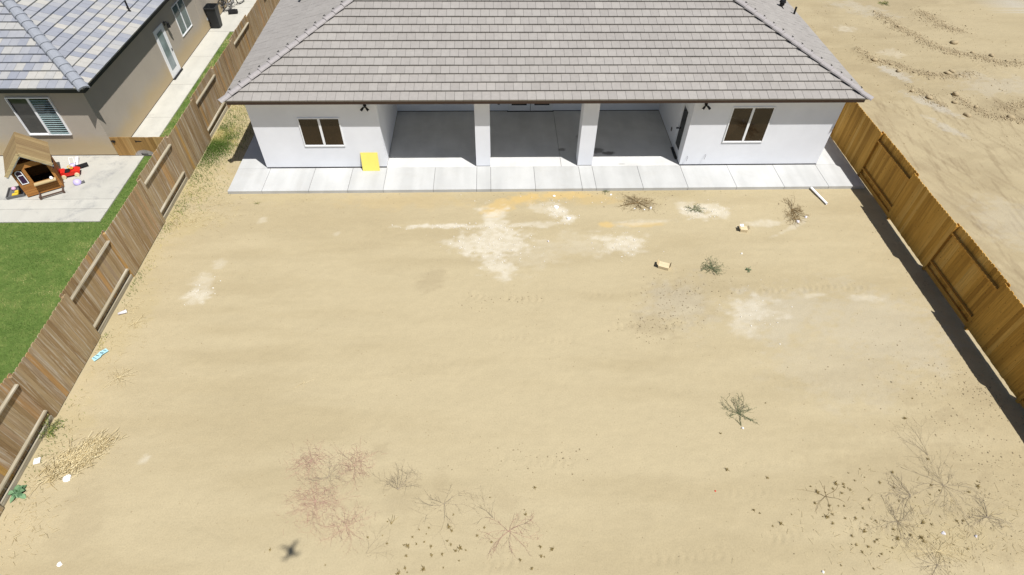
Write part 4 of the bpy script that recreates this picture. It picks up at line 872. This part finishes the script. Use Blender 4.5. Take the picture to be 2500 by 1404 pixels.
# broad-leaved plant
def broadleaf():
    c=(-11.46,-12.28); o=empty('broadleaf_plant',(c[0],c[1],gz(*c)),'broad leaved dark green plant in the lower left corner','weed'); rng=np.random.default_rng(5)
    b=MB(); lb=MB()
    for k in range(20):
        a=k*2.4+rng.uniform(-.3,.3); L=rng.uniform(.07,.25); e=rng.uniform(.1,.7) if k>3 else .9; d=Vector((math.cos(a),math.sin(a),e)).normalized(); s=d.cross(Vector((0,0,1))).normalized(); u=s.cross(d)
        p0=Vector((0,0,.03)); b.tube([p0,p0+d*L*.5],.006,5)
        pts=[]; prof=(.15,.75,1.,.85,.45,.02); V=[]
        for i,w in enumerate(prof):
            t=i/5; m=p0+d*(L*.35+L*.75*t)-Vector((0,0,.10*t*t)); V+= [m-s*w*.055+u*.014,m-u*.006,m+s*w*.055+u*.014]
        F=[]
        for i in range(5): F+=[(i*3,i*3+1,i*3+4,i*3+3),(i*3+1,i*3+2,i*3+5,i*3+4)]
        lb.add(V,F,rng.random())
    b.build('stem',M['broadleaf'],o); lb.build('foliage',M['broadleaf'],o,True)
broadleaf()
# straw pile: one thing
def stalks(rng,n,cen,sx,sy,rot,L,r,zmax):
    a=rng.normal(0,1,(n,2)); c,s=math.cos(rot),math.sin(rot); X=cen[0]+a[:,0]*sx*c-a[:,1]*sy*s; Y=cen[1]+a[:,0]*sx*s+a[:,1]*sy*c
    segs=[]
    for x,y in zip(X,Y):
        th=rng.normal(rot,.9); l=L*rng.uniform(.4,1.3); z=rng.uniform(.005,zmax); dz=rng.uniform(-.3,.3)*l
        segs.append(((x,y,z),(x+math.cos(th)*l,y+math.sin(th)*l,max(.005,z+dz)),r,r*.6,rng.random()))
    return segs
rng=np.random.default_rng(77); c=(-10.54,-11.44)
V,F,rn=tri_tubes(stalks(rng,1700,c,.33,.14,.75,.17,.006,.09)); tag(np_mesh('straw_pile',V,F,M['straw'],None,rn),'pale heap of dry straw on the dirt near the weathered fence','straw pile')
# brown tufts, one object each
TUFTS=[(4.98,-12.10),(5.88,-12.33),(8.20,-12.16),(7.88,-12.25),(8.22,-12.37),(7.95,-12.44),(8.53,-12.51),(8.95,-12.26),(7.47,-12.51),(7.64,-12.52),(7.71,-12.62),(7.34,-12.63),(7.51,-12.74),(7.62,-12.60),(7.75,-12.66),(6.84,-12.56),(6.96,-12.70),(7.14,-12.71),(8.09,-12.91),(8.77,-12.95),(8.81,-12.63),(9.72,-12.59),(9.85,-12.73),(10.53,-12.78),(10.83,-12.65),(10.88,-12.53),(10.81,-12.70),(6.79,-12.96),(7.10,-13.03),(7.31,-13.03),(7.05,-13.12),(7.10,-13.22),(6.94,-13.28),(6.85,-13.27),(7.35,-13.32),(7.44,-13.04),(7.59,-13.33),(7.85,-13.11),(6.16,-13.20),(5.64,-13.45),(5.84,-13.40),(5.44,-13.15),(5.32,-13.08),(7.01,-13.42),(8.02,-13.39),(8.20,-13.39),(8.53,-13.42),(7.94,-13.35),(9.07,-13.45),(9.25,-13.50),(9.54,-13.33),(9.88,-13.44),(10.01,-13.44),(8.33,-13.58),(8.46,-13.63),(8.25,-13.72),(8.33,-13.80),(8.66,-13.72),(7.34,-13.71),(7.25,-13.89),(7.35,-13.90),(7.59,-13.95),(7.86,-13.80),(7.79,-13.85),(7.66,-13.61),(7.79,-13.48),(8.12,-13.98),(8.03,-14.06),(7.82,-14.10),(7.41,-14.05),(8.88,-13.81),(8.89,-13.86),(8.86,-13.78),(6.84,-14.31),(7.51,-14.40),(9.52,-13.95),(9.77,-14.05),(9.58,-12.82),(9.19,-12.88),(9.98,-11.95),(9.96,-10.83),(10.45,-10.25),(6.51,-10.30),(5.09,-11.14),(0.35,-12.43),(-0.69,-12.64),(0.09,-12.94),(0.11,-13.05),(-1.60,-13.28),(-1.54,-13.37),(-2.05,-13.29),(-2.26,-13.32),(-2.10,-13.42),(-1.63,-13.58),(-1.55,-13.66),(-2.13,-13.59),(-2.48,-13.66),(-2.30,-13.63),(-2.57,-13.64),(-2.40,-13.48),(-3.06,-13.43),(-3.37,-13.46),(-1.98,-13.69),(-1.44,-13.79),(-1.35,-13.74),(-1.22,-13.79),(-1.95,-13.87),(-1.73,-13.86),(-1.36,-14.00),(-1.69,-14.13),(-2.50,-14.12),(-2.45,-14.20),(-2.11,-14.15),(-2.50,-13.88),(-0.98,-13.49),(-0.82,-13.32),(-0.67,-13.64),(0.40,-13.76),(0.40,-13.96),(0.47,-13.97),(0.65,-13.82),(0.19,-14.21),(-0.05,-14.02),(-1.52,-13.01),(-4.20,-14.01),(-5.44,-13.67),(-2.94,-13.60),(-2.98,-13.13),(-2.64,-14.21)]
rng=np.random.default_rng(21); protos=[]
for v in range(5):
    segs=[]
    for k in range(rng.integers(14,24)):
        a=rng.uniform(0,2*PI); e=rng.uniform(.2,1.4); L=rng.uniform(.02,.06); d=np.array([math.cos(a),math.sin(a),e]); d/=np.linalg.norm(d); p=np.array([rng.normal(0,.012),rng.normal(0,.012),.003]); q=p+d*L; segs.append((p,q,.007,.004,rng.random())); q2=q+d*L*.5+rng.normal(0,.01,3); segs.append((q,q2,.004,.0015,rng.random()))
    V,F,rn=tri_tubes(segs); me=np_mesh('weed_tuft',V,F,M['tuft'],None,rn); protos.append(me)
for i,(x,y) in enumerate(TUFTS):
    o=protos[i] if i<5 else protos[i%5].copy()
    if i>=5: COL.objects.link(o)
    s=rng.uniform(.32,.75) if i%8 else 1.0
    o.location=(x,y,gz(x,y)); o.rotation_euler=(0,0,rng.uniform(0,6.3)); o.scale=(s,s,s)
    tag(o,'small brown dried weed tuft on the bare dirt','weed tuft','brown weed tufts on the bare dirt')
# ground cover: blades
def blades(name,X,Y,hmin,hmax,wd,mat,label,cat,rnd,rng,zf=None,lean=.9):
    n=len(X); a=rng.uniform(0,2*PI,n); h=rng.uniform(hmin,hmax,n); ln=rng.uniform(.2,lean,n)*h; b=a+rng.uniform(-1,1,n); z=gheight(X,Y) if zf is None else np.full(n,zf)
    P0=np.stack([X-np.cos(a)*wd,Y-np.sin(a)*wd,z],-1); P1=np.stack([X+np.cos(a)*wd,Y+np.sin(a)*wd,z],-1); P2=np.stack([X+np.sin(b)*ln,Y-np.cos(b)*ln,z+h],-1)
    V=np.stack([P0,P1,P2],1).reshape(-1,3); F=np.arange(3*n).reshape(n,3)
    return tag(np_mesh(name,V,F,mat,None,rnd),label,cat,kind='stuff')
rng=np.random.default_rng(9)
n=90000; X=np.concatenate([rng.uniform(-20,-11.7,n),rng.uniform(-13.79,-11.7,9000),rng.uniform(-13.70,-11.7,26000)]); Y=np.concatenate([rng.uniform(-12,-2.84,n),rng.uniform(-2.9,.9,9000),rng.uniform(.95,11.55,26000)])
rn=np.clip(.45+(fbm(X*.8,Y*2.0,61,5)-.5)*1.7-.08+rng.normal(0,.14,len(X))+.42*sstep(.5,1.5,Y)*fbm(X*.9,Y*2.5,63,3)*1.3,0,1)
blades('grass',X,Y,.02,.055,.006,M['grass'],'short green lawn grass with yellowish flecks','grass',rn,rng,.03)
def wcluster(L):
    XX=[];YY=[]
    for x,y,sx,sy,n in L: XX.append(rng.normal(x,sx,n)); YY.append(rng.normal(y,sy,n))
    X=np.concatenate(XX); Y=np.concatenate(YY); m=(X>-11.55)&~((X>-9.97)&(Y>-1.38)); return X[m],Y[m]
X,Y=wcluster([(*(-11.31,1.78),.45,.65,9000),(*(-11.26,3.24),.8,1.2,2600),(*(-11.33,4.35),.7,.8,900),(*(-11.47,0.82),.4,.5,1200),(*(-11.55,-0.33),.45,.4,500),(*(-11.42,-1.97),.4,.6,700),(*(-11.56,-2.94),.25,.5,400),(*(-11.56,-5.50),.2,.6,350),(*(-11.67,-5.84),.15,.3,200),(*(-11.65,-0.69),.3,.3,200),(*(-11.54,-7.94),.12,.2,150),(*(-11.02,-1.06),.7,.4,250),(*(-11.47,-11.10),.25,.6,250)])
rn=np.clip(1.0-1.25*sstep(.2,.62,fbm(X*.9,Y*.9,71,3))+rng.normal(0,.2,len(X)),0,1)
blades('weed_patch',X,Y,.04,.12,.007,M['weed_green'],'patchy green and yellow weeds between the weathered fence and the white house','weeds',rn,rng)
segs=[]
for c,sx,sy,n in (((-11.42,2.94),.8,1.6,900),((-11.23,-1.29),.9,.6,500),((-11.29,-2.73),.9,.4,450),((-11.26,-7.13),.4,1.2,250),((-11.45,-11.42),.3,.7,220),((-10.98,-12.98),.35,.5,160),((9.31,-13.68),1.6,.5,420),((9.98,-13.14),1.5,.6,160)):
    segs+= [s for s in stalks(rng,n,c,sx,sy,0,.12,.0035,.02) if s[0][0]>-11.5 and not(s[0][0]>-10.1 and s[0][1]>-1.5)]
V,F,rn=tri_tubes(segs); V[:,2]+=gheight(V[:,0],V[:,1])*1.; tag(np_mesh('straw_litter',V,F,M['straw'],None,rn),'loose pale straw scattered on the dirt','straw',kind='stuff')
# clods and pebbles
def ico():
    t=(1+5**.5)/2; v=np.array([(-1,t,0),(1,t,0),(-1,-t,0),(1,-t,0),(0,-1,t),(0,1,t),(0,-1,-t),(0,1,-t),(t,0,-1),(t,0,1),(-t,0,-1),(-t,0,1)],float); v/=np.linalg.norm(v[0])
    f=np.array([(0,11,5),(0,5,1),(0,1,7),(0,7,10),(0,10,11),(1,5,9),(5,11,4),(11,10,2),(10,7,6),(7,1,8),(3,9,4),(3,4,2),(3,2,6),(3,6,8),(3,8,9),(4,9,5),(2,4,11),(6,2,10),(8,6,7),(9,8,1)]); return v,f
IV,IF=ico()
def rocks(X,Y,sz,rng,flat=.6):
    n=len(X); V=IV[None]*(1+rng.normal(0,.22,(n,12,1))); V=V*np.stack([sz*rng.uniform(.7,1.3,n),sz*rng.uniform(.7,1.3,n),sz*flat*rng.uniform(.7,1.2,n)],-1)[:,None,:]
    a=rng.uniform(0,6.3,n); c,s=np.cos(a)[:,None],np.sin(a)[:,None]; x=V[...,0]*c-V[...,1]*s; y=V[...,0]*s+V[...,1]*c
    P=np.stack([x+X[:,None],y+Y[:,None],V[...,2]+(gheight(X,Y)+sz*flat*.35)[:,None]],-1).reshape(-1,3); F=(np.arange(n)[:,None,None]*12+IF[None]).reshape(-1,3); return P,F
XX=[];YY=[];SS=[]
for pts,wd,a in RIDGES:
    for (x0,y0),(x1,y1) in zip(pts[:-1],pts[1:]):
        n=int(math.hypot(x1-x0,y1-y0)*400*wd/.45); t=rng.random(n); XX.append(x0+(x1-x0)*t+rng.normal(0,wd*.5,n)*(.4+1.2*rng.random(n))); YY.append(y0+(y1-y0)*t+rng.normal(0,wd*.38,n)); SS.append(.007+.03*rng.random(n)**4+.045*(rng.random(n)>.97)*rng.random(n))
n=900; XX.append(rng.uniform(16,27,n)); YY.append(rng.uniform(1,15,n)); SS.append(.01+.025*rng.random(n)**3)
X=np.concatenate(XX);Y=np.concatenate(YY);Z=np.concatenate(SS); P,F=rocks(X,Y,Z,rng)
tag(np_mesh('dirt_clods',P,F,M['clod']),'rows of small dirt clods pushed up on the vacant lot','dirt clods',kind='stuff')
n=7000; X=rng.uniform(-11.3,13,n); Y=rng.uniform(-15.5,-1.5,n); k=rng.random(n)<.25+.75*fbm(X*.5,Y*.5,91,3); X,Y=X[k],Y[k]; P,F=rocks(X,Y,.003+.011*rng.random(len(X))**4,rng,.8)
tag(np_mesh('pebbles',P,F,M['clod']),'scattered small pebbles and crumbs on the yard dirt','pebbles',kind='stuff')
def crumbs(name,L,mat,label,smin,smax):
    XX=[];YY=[]
    for x,y,sx,sy,n in L: XX.append(rng.normal(x,sx,n)); YY.append(rng.normal(y,sy,n))
    X=np.concatenate(XX); Y=np.concatenate(YY); m=(Y<-1.42)&(X>-11.4); X,Y=X[m],Y[m]
    P,F=rocks(X,Y,smin+(smax-smin)*rng.random(len(X))**4,rng,.6); tag(np_mesh(name,P,F,mat),label,'crumbs',kind='stuff')
crumbs('plaster_crumbs',[(*(-0.40,-4.22),.7,.5,260),(*(-1.28,-4.01),.6,.3,120),(*(-1.84,-3.25),1.0,.06,140),(*(1.70,-2.49),.2,.3,130),(*(2.02,-2.89),.18,.15,70),(*(3.65,-4.25),.45,.3,150),(*(6.49,-2.67),.3,.18,110),(*(7.26,-2.51),.35,.18,110),(*(7.14,-7.10),.5,.4,70),(*(-9.42,-6.08),.25,.3,60),(*(0.87,-1.92),1.8,.15,60)],M['plaster'],'white crumbs of dried plaster on the powder patches',.004,.028)
crumbs('soil_crumbs',[(*(4.83,-6.65),.55,.55,420),(*(4.07,-7.66),.5,.3,320),(*(4.79,-2.14),.5,.3,300),(*(9.92,-2.61),.4,.3,120),(*(9.26,-13.77),1.2,.4,260),(*(6.39,-6.00),.6,.3,120),(*(13.09,-6.12),.3,.4,120),(*(12.44,-10.13),.5,.5,300),(*(11.32,-9.72),1.2,.8,500),(*(11.49,-12.08),.6,.7,400),(*(13.40,-3.64),.6,.5,150),(*(3.86,-1.50),3,.12,250),(*(-0.13,-6.63),.9,.25,150),(*(0.34,-11.70),.9,.25,120),(*(-7.79,-1.80),2.0,.5,140)],M['soil'],'dark little crumbs of soil gathered in patches on the yard dirt',.004,.020)
BIG=[(17.89,8.32,.14,'flat pale clod at the left tip of the middle ridge'),(20.86,7.09,.15,'big round clod sitting on top of the middle ridge'),(21.16,7.3,.12,'clod right behind the big round one on the middle ridge'),(18.65,7.37,.12,'dark clod on the near edge of the middle ridge'),(20.14,5.14,.16,'ragged clod standing alone between the two near ridges'),(19.79,3.52,.13,'lone rounded clod nearest to the cedar fence'),(22.99,10.32,.17,'long dark clod beyond the far ridge'),(23.23,9.17,.11,'clod on the far ridge near the frame edge'),(20.46,4.08,.11,'clod at the head of the nearest ridge'),(18.8,4.87,.12,'clod in the middle of the short left ridge'),(20.9,12.05,.11,'clod high on the far ridge'),(24.06,8.9,.14,'pair of joined clods at the right of the far ridge'),(21.51,3.28,.15,'pale clod at the right end of the nearest ridge'),(19.81,4.55,.10,'small clod just below the ragged clod'),(18.37,5.52,.11,'clod at the top of the short left ridge')]
for x,y,s,lab in BIG:
    b=bpy.data.meshes.new('dirt_clod'); n=3; vv=IV.copy(); 
    # subdivide once for a lumpier outline
    fl=[];vl=[tuple(v) for v in vv];mid={}
    def mp(i,j):
        k=(min(i,j),max(i,j))
        if k not in mid: m=(np.array(vl[i])+np.array(vl[j]))/2; m/=np.linalg.norm(m); vl.append(tuple(m)); mid[k]=len(vl)-1
        return mid[k]
    for f in IF:
        a_,b_,c_=f; ab,bc,ca_=mp(a_,b_),mp(b_,c_),mp(c_,a_); fl+=[(a_,ab,ca_),(b_,bc,ab),(c_,ca_,bc),(ab,bc,ca_)]
    vv=np.array(vl)*(1+rng.normal(0,.13,(len(vl),1)))*np.array([s*rng.uniform(.8,1.3),s*rng.uniform(.7,1.0),s*.6])
    o=np_mesh('dirt_clod',vv,np.array(fl),M['clod']); o.location=(x,y,gz(x,y)+s*.25); o.rotation_euler=(0,0,rng.uniform(0,6)); tag(o,lab+' on the vacant lot','dirt clod','large dirt clods on the vacant lot')
# ------------------------------------------------------------------ the aircraft that took the picture (its shadow lies on the dirt)
dl=(CAMLOC[0],CAMLOC[1]-.02,CAMLOC[2]+.06)
o=empty('drone',dl,'white quadcopter drone hovering above the yard, seen by its blurred shadow','drone',rz=R(20))
b=MB(); b.lathe([(.02,.0),(.065,.01),(.08,.04),(.065,.08),(.03,.10)],(0,0,.02),14); b.box(-.045,.045,-.10,.10,.03,.09); b.build('body',M['drone'],o)
for sx in (-1,1):
    for sy in (-1,1):
        b=MB(); b.bar((sx*.05,sy*.05,.06),(sx*.135,sy*.135,.07),.035,.03); b.cyl((sx*.135,sy*.135,.08),(0,0,1),.022,.06,10); a=b.build('arm',M['drone'],o)
        b=MB(); b.obox((sx*.135,sy*.135,.115),(.09*sx,.02,0),(-.0,.012,0),(0,0,.002)); b.build('propeller',M['black'],a)
